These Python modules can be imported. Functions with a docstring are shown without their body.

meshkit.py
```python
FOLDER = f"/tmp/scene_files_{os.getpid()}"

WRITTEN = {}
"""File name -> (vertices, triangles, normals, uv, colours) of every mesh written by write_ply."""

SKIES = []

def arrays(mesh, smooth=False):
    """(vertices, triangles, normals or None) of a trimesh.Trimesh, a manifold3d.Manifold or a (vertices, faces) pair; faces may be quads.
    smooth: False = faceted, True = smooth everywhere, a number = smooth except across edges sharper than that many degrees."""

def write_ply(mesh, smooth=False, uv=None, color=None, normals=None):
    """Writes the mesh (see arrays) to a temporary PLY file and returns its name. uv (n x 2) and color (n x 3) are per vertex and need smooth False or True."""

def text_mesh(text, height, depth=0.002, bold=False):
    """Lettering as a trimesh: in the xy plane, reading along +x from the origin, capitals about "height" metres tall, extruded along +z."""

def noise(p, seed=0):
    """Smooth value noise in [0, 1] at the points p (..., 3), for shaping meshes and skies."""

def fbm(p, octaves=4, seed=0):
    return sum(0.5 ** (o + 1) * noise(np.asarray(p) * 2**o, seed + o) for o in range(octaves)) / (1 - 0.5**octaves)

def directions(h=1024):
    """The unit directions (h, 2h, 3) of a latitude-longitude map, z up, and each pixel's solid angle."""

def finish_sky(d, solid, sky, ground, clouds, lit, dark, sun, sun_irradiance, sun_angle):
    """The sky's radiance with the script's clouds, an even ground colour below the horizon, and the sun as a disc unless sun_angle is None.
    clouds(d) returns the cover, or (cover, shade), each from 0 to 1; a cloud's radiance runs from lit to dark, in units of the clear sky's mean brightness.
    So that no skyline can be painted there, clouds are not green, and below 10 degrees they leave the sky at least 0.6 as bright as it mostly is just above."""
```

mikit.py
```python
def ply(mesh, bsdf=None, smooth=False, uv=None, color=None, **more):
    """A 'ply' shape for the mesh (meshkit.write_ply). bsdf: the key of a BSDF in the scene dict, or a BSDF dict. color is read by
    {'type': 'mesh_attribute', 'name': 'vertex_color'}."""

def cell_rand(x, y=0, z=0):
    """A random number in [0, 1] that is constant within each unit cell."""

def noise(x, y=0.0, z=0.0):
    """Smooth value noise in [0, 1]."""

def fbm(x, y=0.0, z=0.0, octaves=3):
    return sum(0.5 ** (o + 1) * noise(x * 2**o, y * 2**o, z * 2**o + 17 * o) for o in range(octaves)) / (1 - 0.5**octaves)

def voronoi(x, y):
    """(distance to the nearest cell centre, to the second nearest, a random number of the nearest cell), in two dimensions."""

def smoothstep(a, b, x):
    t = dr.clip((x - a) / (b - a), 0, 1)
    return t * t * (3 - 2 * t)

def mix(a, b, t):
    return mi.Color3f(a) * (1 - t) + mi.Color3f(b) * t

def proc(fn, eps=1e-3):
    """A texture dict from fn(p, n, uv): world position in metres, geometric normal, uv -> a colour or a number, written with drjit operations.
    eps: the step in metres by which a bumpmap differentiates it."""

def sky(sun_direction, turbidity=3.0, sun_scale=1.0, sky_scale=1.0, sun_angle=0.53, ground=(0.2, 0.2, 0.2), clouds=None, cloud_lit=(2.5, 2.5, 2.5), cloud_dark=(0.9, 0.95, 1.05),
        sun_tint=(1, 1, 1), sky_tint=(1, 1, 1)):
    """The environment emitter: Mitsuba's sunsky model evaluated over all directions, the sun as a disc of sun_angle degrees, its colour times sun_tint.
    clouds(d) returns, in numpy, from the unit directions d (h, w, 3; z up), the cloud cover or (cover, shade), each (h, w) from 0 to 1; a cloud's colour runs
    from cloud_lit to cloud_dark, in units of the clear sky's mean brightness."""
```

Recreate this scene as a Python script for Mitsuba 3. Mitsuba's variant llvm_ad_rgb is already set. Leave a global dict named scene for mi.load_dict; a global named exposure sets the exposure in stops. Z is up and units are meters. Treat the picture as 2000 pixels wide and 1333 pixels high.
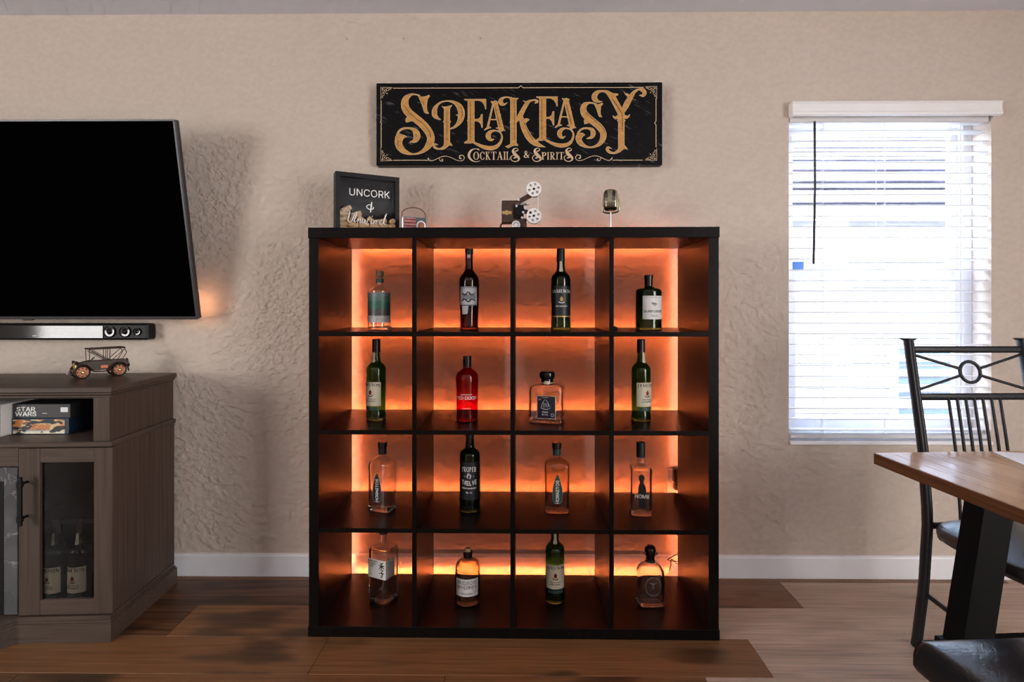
import math, random, numpy as np, trimesh, mitsuba as mi, mikit, meshkit, drjit as dr
from shapely import affinity, union_all
from shapely.geometry import Polygon, LineString, Point, MultiPoint, box as sbox
from mikit import noise, fbm, smoothstep, mix, cell_rand, voronoi

random.seed(7)
rng = np.random.default_rng(7)
T = mi.ScalarTransform4f
PI = math.pi
scene, labels, place = {}, {}, {}

# ------------------------------------------------------------------ camera, sky, exposure
FOC = 1081.0
YAW = 0.009
scene['camera'] = {'type': 'perspective', 'fov': math.degrees(2 * math.atan(1000 / FOC)), 'fov_axis': 'x',
                   'near_clip': 0.05, 'far_clip': 200.0, 'principal_point_offset_y': (595.0 - 666.5) / -1333.0,
                   'to_world': T().look_at([0, 0, 1.19], [-math.sin(YAW), math.cos(YAW), 1.19], [0, 0, 1])}
scene['sky'] = mikit.sky((-0.35, -0.62, 0.70), turbidity=3.0, sun_scale=2.4, sky_scale=56.0, ground=(0.30, 0.27, 0.24), sky_tint=(1.10, 1.0, 0.88),
                         clouds=lambda d: 0.55 * np.clip(meshkit.fbm(d * np.array([3.0, 3.0, 7.0]), 4, 3) * 2.2 - 0.7, 0, 1),
                         cloud_lit=(1.7, 1.7, 1.7), cloud_dark=(0.9, 0.95, 1.05))
scene['sky']['sampling_weight'] = 2.0
DAY_LEFT, DAY_RIGHT = (3.5, 3.41, 3.27), (2.35, 2.3, 2.25)      # glow of added panels standing in for daylight in the unseen side windows
exposure = 2.2
LED = 18.5

# ------------------------------------------------------------------ helpers


def rgb(*c):
    return {'type': 'rgb', 'value': [float(x) for x in c]}


def srgb(r, g, b):
    return tuple((x / 255 / 12.92) if x < 10 else ((x / 255 + 0.055) / 1.055) ** 2.4 for x in (r, g, b))


def mat(name, color, rough=0.5, metal=0.0, spec=0.5, bump=None, bscale=0.001, eps=0.001, coat=0.0, sheen=0.0):
    b = {'type': 'principled', 'base_color': color if isinstance(color, dict) else rgb(*color), 'roughness': rough, 'metallic': metal, 'specular': spec}
    if coat:
        b['clearcoat'] = coat
        b['clearcoat_gloss'] = 0.9
    if sheen:
        b['sheen'] = sheen
    if bump is not None:
        b = {'type': 'bumpmap', 'tex': mikit.proc(bump, eps=eps), 'scale': bscale, 'bsdf': b}
    scene[name] = {'type': 'twosided', 'bsdf': b}
    return name


def numbered(name):
    if name not in place and name not in scene and not any(k.startswith(name + '__') for k in scene):
        return name
    i = 1
    while True:
        k = f'{name}_{i:03d}'
        if k not in place and k not in scene:
            return k
        i += 1


def M4(loc=(0, 0, 0), rz=0.0, rx=0.0, ry=0.0):
    return T().translate(list(loc)) @ T().rotate([0, 0, 1], rz) @ T().rotate([1, 0, 0], rx) @ T().rotate([0, 1, 0], ry)


def thing(name, label, cat, M=None, group=None, kind=None):
    k = numbered(name)
    place[k] = M if M is not None else T()
    labels[k] = {'label': label, 'category': cat}
    if group:
        labels[k]['group'] = group
    if kind:
        labels[k]['kind'] = kind
    return k


def part(parent, name, mesh, bsdf, smooth=False, label=None, kind=None, uv=None, **more):
    k = numbered(parent + '__' + name)
    root = parent.split('__')[0]
    d = mesh if isinstance(mesh, dict) else mikit.ply(mesh, bsdf, smooth=smooth, uv=uv, **more)
    scene[k] = {**d, 'to_world': place[root]}
    if label or kind:
        labels[k] = {}
        if label:
            labels[k]['label'] = label
        if kind:
            labels[k]['kind'] = kind
    place[k] = place[root]
    return k


def single(name, mesh, bsdf, label, cat, M=None, group=None, smooth=False, kind=None, **more):
    k = numbered(name)
    place[k] = M if M is not None else T()
    scene[k] = {**mikit.ply(mesh, bsdf, smooth=smooth, **more), 'to_world': place[k]}
    labels[k] = {'label': label, 'category': cat}
    if group:
        labels[k]['group'] = group
    if kind:
        labels[k]['kind'] = kind
    return k


def struct(name, mesh, bsdf, smooth=False, label=None):
    place[name] = T()
    scene[name] = mikit.ply(mesh, bsdf, smooth=smooth)
    labels[name] = {'kind': 'structure'}
    if label:
        labels[name]['label'] = label
    return name


def dup(src, M, label=None, group=None):
    base = src.rsplit('_', 1)[0] if src[-3:].isdigit() else src
    k = numbered(base)
    place[k] = M
    labels[k] = {**labels[src]}
    if label:
        labels[k]['label'] = label
    if group:
        labels[k]['group'] = group
    for q in [q for q in scene if q.startswith(src + '__')]:
        n = k + q[len(src):]
        scene[n] = {**scene[q], 'to_world': M}
        place[n] = M
        if q in labels:
            labels[n] = dict(labels[q])
    return k


def cat(*ms):
    return trimesh.util.concatenate([m for m in ms if m is not None])


def bx(x0, x1, y0, y1, z0, z1, c=0.0):
    """box with chamfered edges"""
    if c <= 0:
        m = trimesh.creation.box((x1 - x0, y1 - y0, z1 - z0))
        m.apply_translation(((x0 + x1) / 2, (y0 + y1) / 2, (z0 + z1) / 2))
        return m
    c = min(c, (x1 - x0) / 2.01, (y1 - y0) / 2.01, (z1 - z0) / 2.01)
    P = []
    for X, sx in ((x0, 1), (x1, -1)):
        for Y, sy in ((y0, 1), (y1, -1)):
            for Z, sz in ((z0, 1), (z1, -1)):
                P += [(X, Y + sy * c, Z + sz * c), (X + sx * c, Y, Z + sz * c), (X + sx * c, Y + sy * c, Z)]
    return trimesh.convex.convex_hull(np.array(P))


def cyl(p0, p1, r, n=20, r1=None):
    p0, p1 = np.array(p0, float), np.array(p1, float)
    return tube([p0, p1], [r, r if r1 is None else r1], n)


def tube(P, R, n=12, squash=None):
    """closed tube along polyline; squash=(a,b): elliptical section with half axes R*a along side, R*b along up"""
    P = np.array(P, float)
    R = np.broadcast_to(np.array(R, float), (len(P),))
    t = np.gradient(P, axis=0)
    t /= np.linalg.norm(t, axis=1, keepdims=True) + 1e-12
    ref = np.array([0, 0, 1.0]) if abs(t[0][2]) < 0.9 else np.array([1.0, 0, 0])
    a = np.cross(t[0], ref)
    a /= np.linalg.norm(a)
    A = []
    for k in range(len(P)):
        a = a - t[k] * np.dot(a, t[k])
        a /= np.linalg.norm(a)
        A.append(a)
    A = np.array(A)
    B = np.cross(t, A)
    sa, sb = squash or (1, 1)
    th = np.arange(n) * 2 * PI / n
    V = P[:, None] + R[:, None, None] * (sa * np.cos(th)[None, :, None] * A[:, None] + sb * np.sin(th)[None, :, None] * B[:, None])
    V = V.reshape(-1, 3)
    F = []
    for k in range(len(P) - 1):
        for j in range(n):
            q = (k * n + j, k * n + (j + 1) % n, (k + 1) * n + (j + 1) % n, (k + 1) * n + j)
            F += [(q[0], q[1], q[2]), (q[0], q[2], q[3])]
    c0, c1 = len(V), len(V) + 1
    V = np.vstack([V, P[0], P[-1]])
    for j in range(n):
        F += [(c0, (j + 1) % n, j), (c1, (len(P) - 1) * n + j, (len(P) - 1) * n + (j + 1) % n)]
    m = trimesh.Trimesh(V, np.array(F), process=False)
    if m.volume < 0:
        m.invert()
    return m


def spline(P, k=8, closed=False):
    """Catmull-Rom through rows of P (any width)"""
    P = np.array(P, float)
    if closed:
        Q = np.vstack([P[-1], P, P[0], P[1]])
    else:
        Q = np.vstack([2 * P[0] - P[1], P, 2 * P[-1] - P[-2]])
    out = []
    for i in range(1, len(Q) - 2):
        a, b, c, d = Q[i - 1], Q[i], Q[i + 1], Q[i + 2]
        for s in np.linspace(0, 1, k, endpoint=False):
            out.append(0.5 * (2 * b + (c - a) * s + (2 * a - 5 * b + 4 * c - d) * s * s + (3 * b - a - 3 * c + d) * s ** 3))
    if not closed:
        out.append(Q[-2])
    return np.array(out)


def loft(rings, n=48, caps=True):
    """rings: (z, half x, half y, superellipse power)"""
    V, F = [], []
    th = np.arange(n) * 2 * PI / n
    c, s = np.abs(np.cos(th)), np.abs(np.sin(th))
    for z, hx, hy, p in rings:
        r = ((c / hx) ** p + (s / hy) ** p) ** (-1 / p)
        V.append(np.stack([r * np.cos(th), r * np.sin(th), np.full(n, z)], 1))
    V = np.vstack(V)
    m = len(rings)
    for k in range(m - 1):
        for j in range(n):
            a, b, d, e = k * n + j, k * n + (j + 1) % n, (k + 1) * n + (j + 1) % n, (k + 1) * n + j
            F += [(a, b, d), (a, d, e)]
    V = np.vstack([V, [0, 0, rings[0][0]], [0, 0, rings[-1][0]]])
    for j in range(n):
        F += [(m * n, (j + 1) % n, j), (m * n + 1, (m - 1) * n + j, (m - 1) * n + (j + 1) % n)]
    return trimesh.Trimesh(V, np.array(F), process=False)


def lathe(prof, n=40):
    return loft([(z, r, r, 2) for z, r in prof], n)


def fine(prof, k=5):
    return [tuple(x) for x in spline(prof, k)]


def extrude(poly, depth):
    gs = [g for g in getattr(poly, 'geoms', [poly]) if g.area > 1e-9]
    return cat(*[trimesh.creation.extrude_polygon(g, depth, engine='earcut') for g in gs])


def stand(m, y=0.0):
    """xy drawing extruded along z -> upright in xz, facing -y, back at y"""
    m = m.copy()
    v = np.array(m.vertices)
    m.vertices = np.stack([v[:, 0], y - v[:, 2], v[:, 1]], 1)
    return m


def subdiv(m, e):
    v, f = trimesh.remesh.subdivide_to_size(m.vertices, m.faces, e)
    return trimesh.Trimesh(v, f, process=False)


def wrap(m, R, z0=0.0, off=0.0, e=0.004):
    """flat drawing (x right, y up, z out) bent round a vertical cylinder of radius R, facing -y"""
    m = subdiv(m, e)
    v = np.array(m.vertices)
    a = v[:, 0] / R
    q = R + off + v[:, 2]
    m.vertices = np.stack([q * np.sin(a), -q * np.cos(a), v[:, 1] + z0], 1)
    return m


def moved(m, x=0, y=0, z=0, s=1.0, rz=0.0, rx=0.0, ry=0.0):
    m = m.copy()
    if s != 1.0:
        m.apply_scale(s)
    for ang, ax in ((ry, [0, 1, 0]), (rx, [1, 0, 0]), (rz, [0, 0, 1])):
        if ang:
            m.apply_transform(trimesh.transformations.rotation_matrix(math.radians(ang), ax))
    m.apply_translation((x, y, z))
    return m


def brush(pts, k=8):
    """stroke of varying width through (x, y, width)"""
    P = spline(pts, k) if len(pts) > 2 else np.array(pts, float)
    P[:, 2] = np.maximum(P[:, 2], 2e-4 * max(1e-6, np.ptp(P[:, :2])))
    D = [Point(x, y).buffer(w / 2, 8) for x, y, w in P]
    return union_all([MultiPoint(list(a.exterior.coords) + list(b.exterior.coords)).convex_hull for a, b in zip(D[:-1], D[1:])])


def line(pts, w, k=0):
    P = spline([(x, y) for x, y in pts], k) if k else pts
    return LineString(P).buffer(w / 2, 6)


def ring2(cx, cy, rx, ry, ix, iy):
    o = affinity.scale(Point(0, 0).buffer(1, 24), rx, ry)
    i = affinity.scale(Point(0, 0).buffer(1, 24), ix, iy)
    return affinity.translate(o.difference(i), cx, cy)


def serif_glyph(ch):
    """roman capital, cap height 1, at the origin -> (polygon, advance)"""
    K, N, S = 0.19, 0.07, 0.055

    def stem(x, w=K, y0=0.0, y1=1.0, ser=0.1):
        return [sbox(x - w / 2, y0, x + w / 2, y1), sbox(x - w / 2 - ser, y0, x + w / 2 + ser, y0 + S), sbox(x - w / 2 - ser, y1 - S, x + w / 2 + ser, y1)]

    def dg(a, b, w):
        return LineString([a, b]).buffer(w / 2, cap_style='flat')

    if ch == 'A':
        return union_all([dg((0.14, 0), (0.42, 1), N), dg((0.42, 1), (0.70, 0), K), dg((0.2, 0.33), (0.6, 0.33), N), sbox(0, 0, 0.28, S), sbox(0.52, 0, 0.88, S)]).intersection(sbox(-1, 0, 2, 1)), 0.9
    if ch == 'J':
        return union_all([sbox(0.25, 0.15, 0.25 + K, 1), sbox(0.15, 1 - S, 0.54, 1), brush([(0.345, 0.2, K), (0.31, 0.03, 0.15), (0.17, -0.08, 0.09), (0.06, -0.02, 0.14)])]), 0.58
    if ch == 'M':
        return union_all(stem(0.15, N) + stem(0.93, K) + [dg((0.15, 1), (0.52, 0.02), K), dg((0.52, 0.02), (0.9, 1), N)]).intersection(sbox(-1, 0, 2, 1)), 1.16
    if ch == 'N':
        return union_all(stem(0.15, N) + stem(0.75, N) + [dg((0.15, 1), (0.74, 0.02), K)]).intersection(sbox(-1, 0, 2, 1)), 0.92
    if ch in 'EFL':
        g = stem(0.2) + [sbox(0.2, 0, 0.66, S)] * (ch != 'F') + [sbox(0.6, 0, 0.66, 0.27)] * (ch != 'F')
        if ch != 'L':
            g += [sbox(0.2, 1 - S, 0.64, 1), sbox(0.58, 0.76, 0.64, 1), sbox(0.2, 0.5, 0.5, 0.5 + S), sbox(0.45, 0.38, 0.5, 0.66)]
        return union_all(g), 0.74
    if ch == 'T':
        return union_all(stem(0.4, K, 0, 1, 0.1) + [sbox(0.02, 1 - S, 0.78, 1), sbox(0.02, 0.74, 0.08, 1), sbox(0.72, 0.74, 0.78, 1)]), 0.82
    if ch == 'I':
        return union_all(stem(0.2)), 0.42
    if ch in 'PR':
        g = stem(0.2) + [ring2(0.36, 0.74, 0.33, 0.26, 0.17, 0.2).intersection(sbox(0.3, 0, 2, 2)), sbox(0.2, 1 - S, 0.4, 1), sbox(0.2, 0.48, 0.4, 0.48 + S)]
        if ch == 'R':
            g += [dg((0.36, 0.5), (0.66, 0), K), sbox(0.55, 0, 0.86, S)]
        return union_all(g).intersection(sbox(-1, 0, 2, 1)), 0.78 if ch == 'P' else 0.88
    if ch == 'K':
        return union_all(stem(0.2) + [dg((0.22, 0.36), (0.66, 1), N), dg((0.36, 0.56), (0.72, 0), K), sbox(0.5, 1 - S, 0.8, 1), sbox(0.6, 0, 0.92, S)]).intersection(sbox(-1, 0, 2, 1)), 0.92
    if ch == 'O':
        return ring2(0.45, 0.5, 0.43, 0.52, 0.24, 0.46), 0.92
    if ch == 'C':
        return union_all([ring2(0.45, 0.5, 0.43, 0.52, 0.24, 0.46).difference(sbox(0.6, 0.25, 1, 0.75)), sbox(0.72, 0.66, 0.78, 0.95)]), 0.82
    if ch == 'S':
        return union_all([brush([(0.6, 0.78, 0.06), (0.5, 0.95, 0.06), (0.32, 0.97, 0.09), (0.15, 0.82, 0.17), (0.24, 0.62, 0.19), (0.44, 0.45, 0.2), (0.56, 0.26, 0.18), (0.45, 0.06, 0.11), (0.27, 0.02, 0.06), (0.1, 0.2, 0.06)]), sbox(0.57, 0.72, 0.63, 1), sbox(0.07, 0, 0.13, 0.28)]), 0.72
    if ch == '&':
        return brush([(0.8, 0.5, 0.07), (0.62, 0.14, 0.09), (0.36, 0.02, 0.12), (0.14, 0.2, 0.17), (0.3, 0.45, 0.12), (0.5, 0.68, 0.1), (0.44, 0.93, 0.08), (0.26, 0.88, 0.12), (0.28, 0.66, 0.14), (0.5, 0.36, 0.17), (0.76, 0.04, 0.12)]), 0.95
    return Polygon(), 0.4


def serif(text, h, arch=0.0):
    g, x = [], 0.0
    for ch in text:
        p, a = serif_glyph(ch)
        if not p.is_empty:
            g.append((affinity.translate(p, x, 0), x + a / 2))
        x += a + 0.05
    out = []
    for p, c in g:
        u = (c - x / 2) / (x / 2)
        out.append(affinity.translate(p, -x / 2, -arch * u * u))
    return affinity.scale(union_all(out), h, h, origin=(0, 0))


TEXTS = {}


def sans(text, h, depth=0.0004, bold=True):
    key = (text, round(h, 5), depth, bold)
    if key not in TEXTS:
        m = meshkit.text_mesh(text, h, depth, bold)
        m.apply_translation((-(m.bounds[0][0] + m.bounds[1][0]) / 2, 0, 0))
        TEXTS[key] = m
    return TEXTS[key].copy()


# ------------------------------------------------------------------ materials
def wall_bump(p, n, uv):
    q = fbm(p.x * 55 + p.y * 31, p.y * 13 + 3, p.z * 55, 3)
    r = noise(p.x * 24, p.y * 24 + 7, p.z * 30)
    return smoothstep(0.42, 0.66, q) * 0.7 + r * 0.45


mat('wall_paint', mikit.proc(lambda p, n, uv: mix((0.57, 0.487, 0.417), (0.635, 0.548, 0.473), 0.5 * fbm(p.x * 1.3, p.y * 1.3, p.z * 1.3, 2) + 0.5 * smoothstep(0.3, 0.7, fbm(p.x * 60 + p.z * 22, p.y * 60, p.z * 60 - p.x * 15, 2)))), 0.75, spec=0.25, bump=wall_bump, bscale=0.0050, eps=0.003)
mat('ceiling_paint', (0.60, 0.62, 0.68), 0.85, spec=0.2, bump=wall_bump, bscale=0.003, eps=0.003)
scene['white_trim'] = {'type': 'twosided', 'bsdf': {'type': 'roughplastic', 'diffuse_reflectance': rgb(0.90, 0.91, 0.95), 'alpha': 0.13}}
mat('white_vinyl', (0.80, 0.80, 0.82), 0.35)
mat('black', (0.006, 0.006, 0.0063), 0.42, spec=0.2)
mat('black_gloss', (0.006, 0.006, 0.007), 0.08, spec=0.55)
mat('screen', (0.0008, 0.0008, 0.0009), 0.3, spec=0.0)
mat('bezel', (0.055, 0.055, 0.06), 0.35, metal=0.6)
mat('chrome', (0.85, 0.86, 0.88), 0.12, metal=1.0)
mat('steel', (0.5, 0.5, 0.52), 0.28, metal=1.0)
mat('white_paint', (0.83, 0.83, 0.83), 0.45)
mat('cream_paper', (0.72, 0.66, 0.50), 0.6)
mat('white_paper', (0.74, 0.72, 0.70), 0.6)
mat('grey_paper', (0.5, 0.5, 0.53), 0.6)
mat('black_ink', (0.015, 0.014, 0.014), 0.6)
mat('white_ink', (0.85, 0.84, 0.82), 0.5)
mat('red_ink', (0.22, 0.02, 0.015), 0.5)
mat('gold_ink', (0.55, 0.36, 0.13), 0.4, metal=0.3)
mat('green_label', (0.03, 0.075, 0.06), 0.45)
mat('dark_label', (0.014, 0.016, 0.018), 0.45)
mat('navy_label', (0.012, 0.012, 0.025), 0.45)
mat('dark_cap', (0.02, 0.008, 0.007), 0.3)
mat('wood_cap', (0.16, 0.10, 0.055), 0.5)
mat('brass', (0.78, 0.55, 0.22), 0.25, metal=1.0)
mat('copper', (0.36, 0.15, 0.09), 0.5, metal=0.8)
mat('bronze', (0.045, 0.03, 0.022), 0.45, metal=0.5)
mat('champagne', (0.46, 0.43, 0.30), 0.16, metal=1.0)


def streak(p, ax, f=60.0):
    a, b, c = (p.x, p.y, p.z)
    if ax == 'x':
        return fbm(a * 3, b * f, c * f, 3)
    if ax == 'y':
        return fbm(a * f, b * 3, c * f, 3)
    return fbm(a * f, b * f, c * 3, 3)


mat('shelf_black', mikit.proc(lambda p, n, uv: mix((0.0025, 0.002, 0.0018), (0.006, 0.0045, 0.004), streak(p, 'z', 90))), 0.32, spec=0.14)
mat('cabinet_v', mikit.proc(lambda p, n, uv: mix((0.034, 0.0235, 0.0175), (0.098, 0.070, 0.055), streak(p, 'z', 130) * 0.75 + 0.25 * noise(p.x * 9, p.y * 9, p.z * 2))), 0.5, spec=0.2)
mat('cabinet_h', mikit.proc(lambda p, n, uv: mix((0.034, 0.0235, 0.0175), (0.098, 0.070, 0.055), streak(p, 'x', 130) * 0.75 + 0.25 * noise(p.x * 2, p.y * 9, p.z * 9))), 0.42, spec=0.25)
mat('cabinet_dark', (0.018, 0.014, 0.012), 0.6)


def marble(p, n, uv):
    v = fbm(p.x * 14, p.y * 14, p.z * 14, 4)
    w = dr.abs(fbm(p.x * 9 + 3, p.y * 9, p.z * 9 + v * 2.0, 4) - 0.5)
    return mix(mix((0.030, 0.031, 0.034), (0.085, 0.088, 0.095), v), (0.26, 0.26, 0.27), smoothstep(0.02, 0.0, w) * 0.55)


mat('marble', mikit.proc(marble), 0.25)


def plank(p, n, uv):
    o = uv.x * 57.0
    tone = uv.y
    x, y = p.x, p.y
    warp = fbm(x * 1.6 + o, y * 5 + o, 0, 2)
    grain = fbm(x * 2.2 + o, (y + warp * 0.05) * 75, o, 3)
    fine_ = fbm(x * 6 + o, y * 260, o, 2)
    blotch = fbm(x * 3.2 + o * 1.7, y * 9 + o, 0, 3)
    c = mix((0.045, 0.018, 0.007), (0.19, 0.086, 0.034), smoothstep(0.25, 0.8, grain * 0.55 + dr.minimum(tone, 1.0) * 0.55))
    c = mix(c, (0.64, 0.48, 0.375), smoothstep(1.0, 2.0, tone) * 0.9)  # pale grey mix for high tones: window light painted into the plank colour
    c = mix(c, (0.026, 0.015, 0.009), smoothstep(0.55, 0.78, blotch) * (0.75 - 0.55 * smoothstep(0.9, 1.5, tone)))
    return c * (0.68 + 0.64 * fine_)


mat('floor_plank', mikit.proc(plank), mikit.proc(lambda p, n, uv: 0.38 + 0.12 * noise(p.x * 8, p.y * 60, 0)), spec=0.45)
mat('subfloor', (0.02, 0.014, 0.01), 0.9)


def butcher(p, n, uv):
    o = uv.x * 40
    s = fbm(p.x * 110 + o, p.y * 2.5 + o, p.z * 110, 3)
    c = mix((0.28, 0.14, 0.065), (0.55, 0.36, 0.22), s * 0.6 + 0.55 * uv.y - 0.1)
    return mix(c, (0.12, 0.05, 0.022), smoothstep(0.62, 0.8, s) * 0.6)


mat('table_wood', mikit.proc(butcher), 0.12, spec=0.9, coat=1.0)
mat('table_edge', mikit.proc(lambda p, n, uv: mix((0.05, 0.017, 0.008), (0.16, 0.066, 0.028), fbm(p.x * 4, p.y * 5, p.z * 170, 3))), 0.35)
mat('table_black', (0.004, 0.004, 0.0045), 0.5, spec=0.1)
mat('chair_metal', (0.009, 0.010, 0.012), 0.35, spec=0.35)
mat('leather', (0.010, 0.010, 0.012), 0.28, spec=0.8, bump=lambda p, n, uv: fbm(p.x * 260, p.y * 260, p.z * 260, 2), bscale=0.0006, eps=0.0006)


def sign_black(p, n, uv):
    a = noise(p.x * 14 + p.z * 30, 0, p.z * 46 - p.x * 12)
    s = fbm((p.x * 0.5 + p.z) * 170, 0, (p.z - p.x * 0.35) * 20, 3)
    return mix((0.004, 0.0037, 0.004), (0.16, 0.155, 0.175), smoothstep(0.6, 0.9, s) * smoothstep(0.5, 0.85, a))


mat('sign_board', mikit.proc(sign_black), 0.42, spec=0.15, bump=lambda p, n, uv: fbm((p.x * 0.5 + p.z) * 170, 0, (p.z - p.x * 0.35) * 20, 3), bscale=0.002, eps=0.001)
mat('sign_gold', mikit.proc(lambda p, n, uv: mix((0.40, 0.18, 0.04), (0.66, 0.355, 0.10), fbm(p.x * 60 + p.z * 25, 0, p.z * 110, 3))), 0.4)
mat('sign_pale', (0.60, 0.44, 0.28), 0.5)
mat('frame_back', (0.007, 0.0055, 0.0055), 0.8, spec=0.1)
mat('cork', mikit.proc(lambda p, n, uv: mix((0.42, 0.26, 0.13), (0.74, 0.56, 0.34), fbm(p.x * 130, p.y * 130, p.z * 130, 3))), 0.8)
mat('brown_leather', mikit.proc(lambda p, n, uv: mix((0.03, 0.014, 0.01), (0.07, 0.03, 0.02), fbm(p.x * 90, p.y * 90, p.z * 90, 2))), 0.5)


def art(p, n, uv):
    q = fbm(uv.x * 9, uv.y * 4, 2.0, 3)
    r = fbm(uv.x * 7 + 30, uv.y * 5, 5.0, 3)
    c = mix((0.62, 0.50, 0.30), (0.55, 0.20, 0.06), smoothstep(0.45, 0.6, q))
    c = mix(c, (0.02, 0.02, 0.025), smoothstep(0.53, 0.6, r))
    return mix(c, (0.7, 0.66, 0.55), smoothstep(0.35, 0.1, uv.y) * smoothstep(0.4, 0.55, q))


mat('box_art', mikit.proc(art), 0.35)
mat('box_navy', (0.015, 0.03, 0.055), 0.35)
mat('box_slate', (0.028, 0.031, 0.036), 0.4)


def glitter(p, n, uv):
    s = noise(p.x * 420, p.y * 420, p.z * 420)
    z = uv.y
    c = mix((0.16, 0.17, 0.18), (0.08, 0.17, 0.14), smoothstep(1.0, 0.8, z))
    c = mix(c, (0.012, 0.10, 0.06), smoothstep(0.85, 0.6, z) * 0.8)
    c = mix(c, (0.07, 0.06, 0.06), smoothstep(0.48, 0.42, z))
    c = mix(c, (0.42, 0.40, 0.40), smoothstep(0.24, 0.20, z))
    return c * (0.55 + 0.9 * s)


mat('glitter_label', mikit.proc(glitter), 0.4)
mat('radio_face', (0.05, 0.06, 0.06), 0.4)
mat('radio_grille', mikit.proc(lambda p, n, uv: mix((0.30, 0.10, 0.11), (0.58, 0.30, 0.30), fbm(p.x * 60, 0, p.z * 60, 2))), 0.5)
mat('radio_trim', (0.55, 0.55, 0.58), 0.3, metal=0.5)
mat('stucco', (0.30, 0.30, 0.315), 0.9, spec=0.1)
mat('shingle', mikit.proc(lambda p, n, uv: mix((0.11, 0.107, 0.135), (0.18, 0.172, 0.215), cell_rand(dr.floor(p.x * 4), dr.floor(p.y * 7)))), 0.9)
mat('ground_out', (0.24, 0.22, 0.20), 0.95)
mat('sticker_blue', (0.02, 0.10, 0.30), 0.4)
mat('orange_plate', (0.75, 0.20, 0.04), 0.35)
mat('slat_white', (0.70, 0.71, 0.73), 0.5, spec=0.3)
mat('cable_dark', (0.03, 0.012, 0.01), 0.5)
mat('tape', (0.5, 0.48, 0.45), 0.6)
mat('placemat', (0.8, 0.8, 0.84), 0.35)


def glass(name, tint):
    scene[name] = {'type': 'dielectric', 'int_ior': 1.5, 'ext_ior': 1.0, 'specular_transmittance': rgb(*tint)}
    return name


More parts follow.
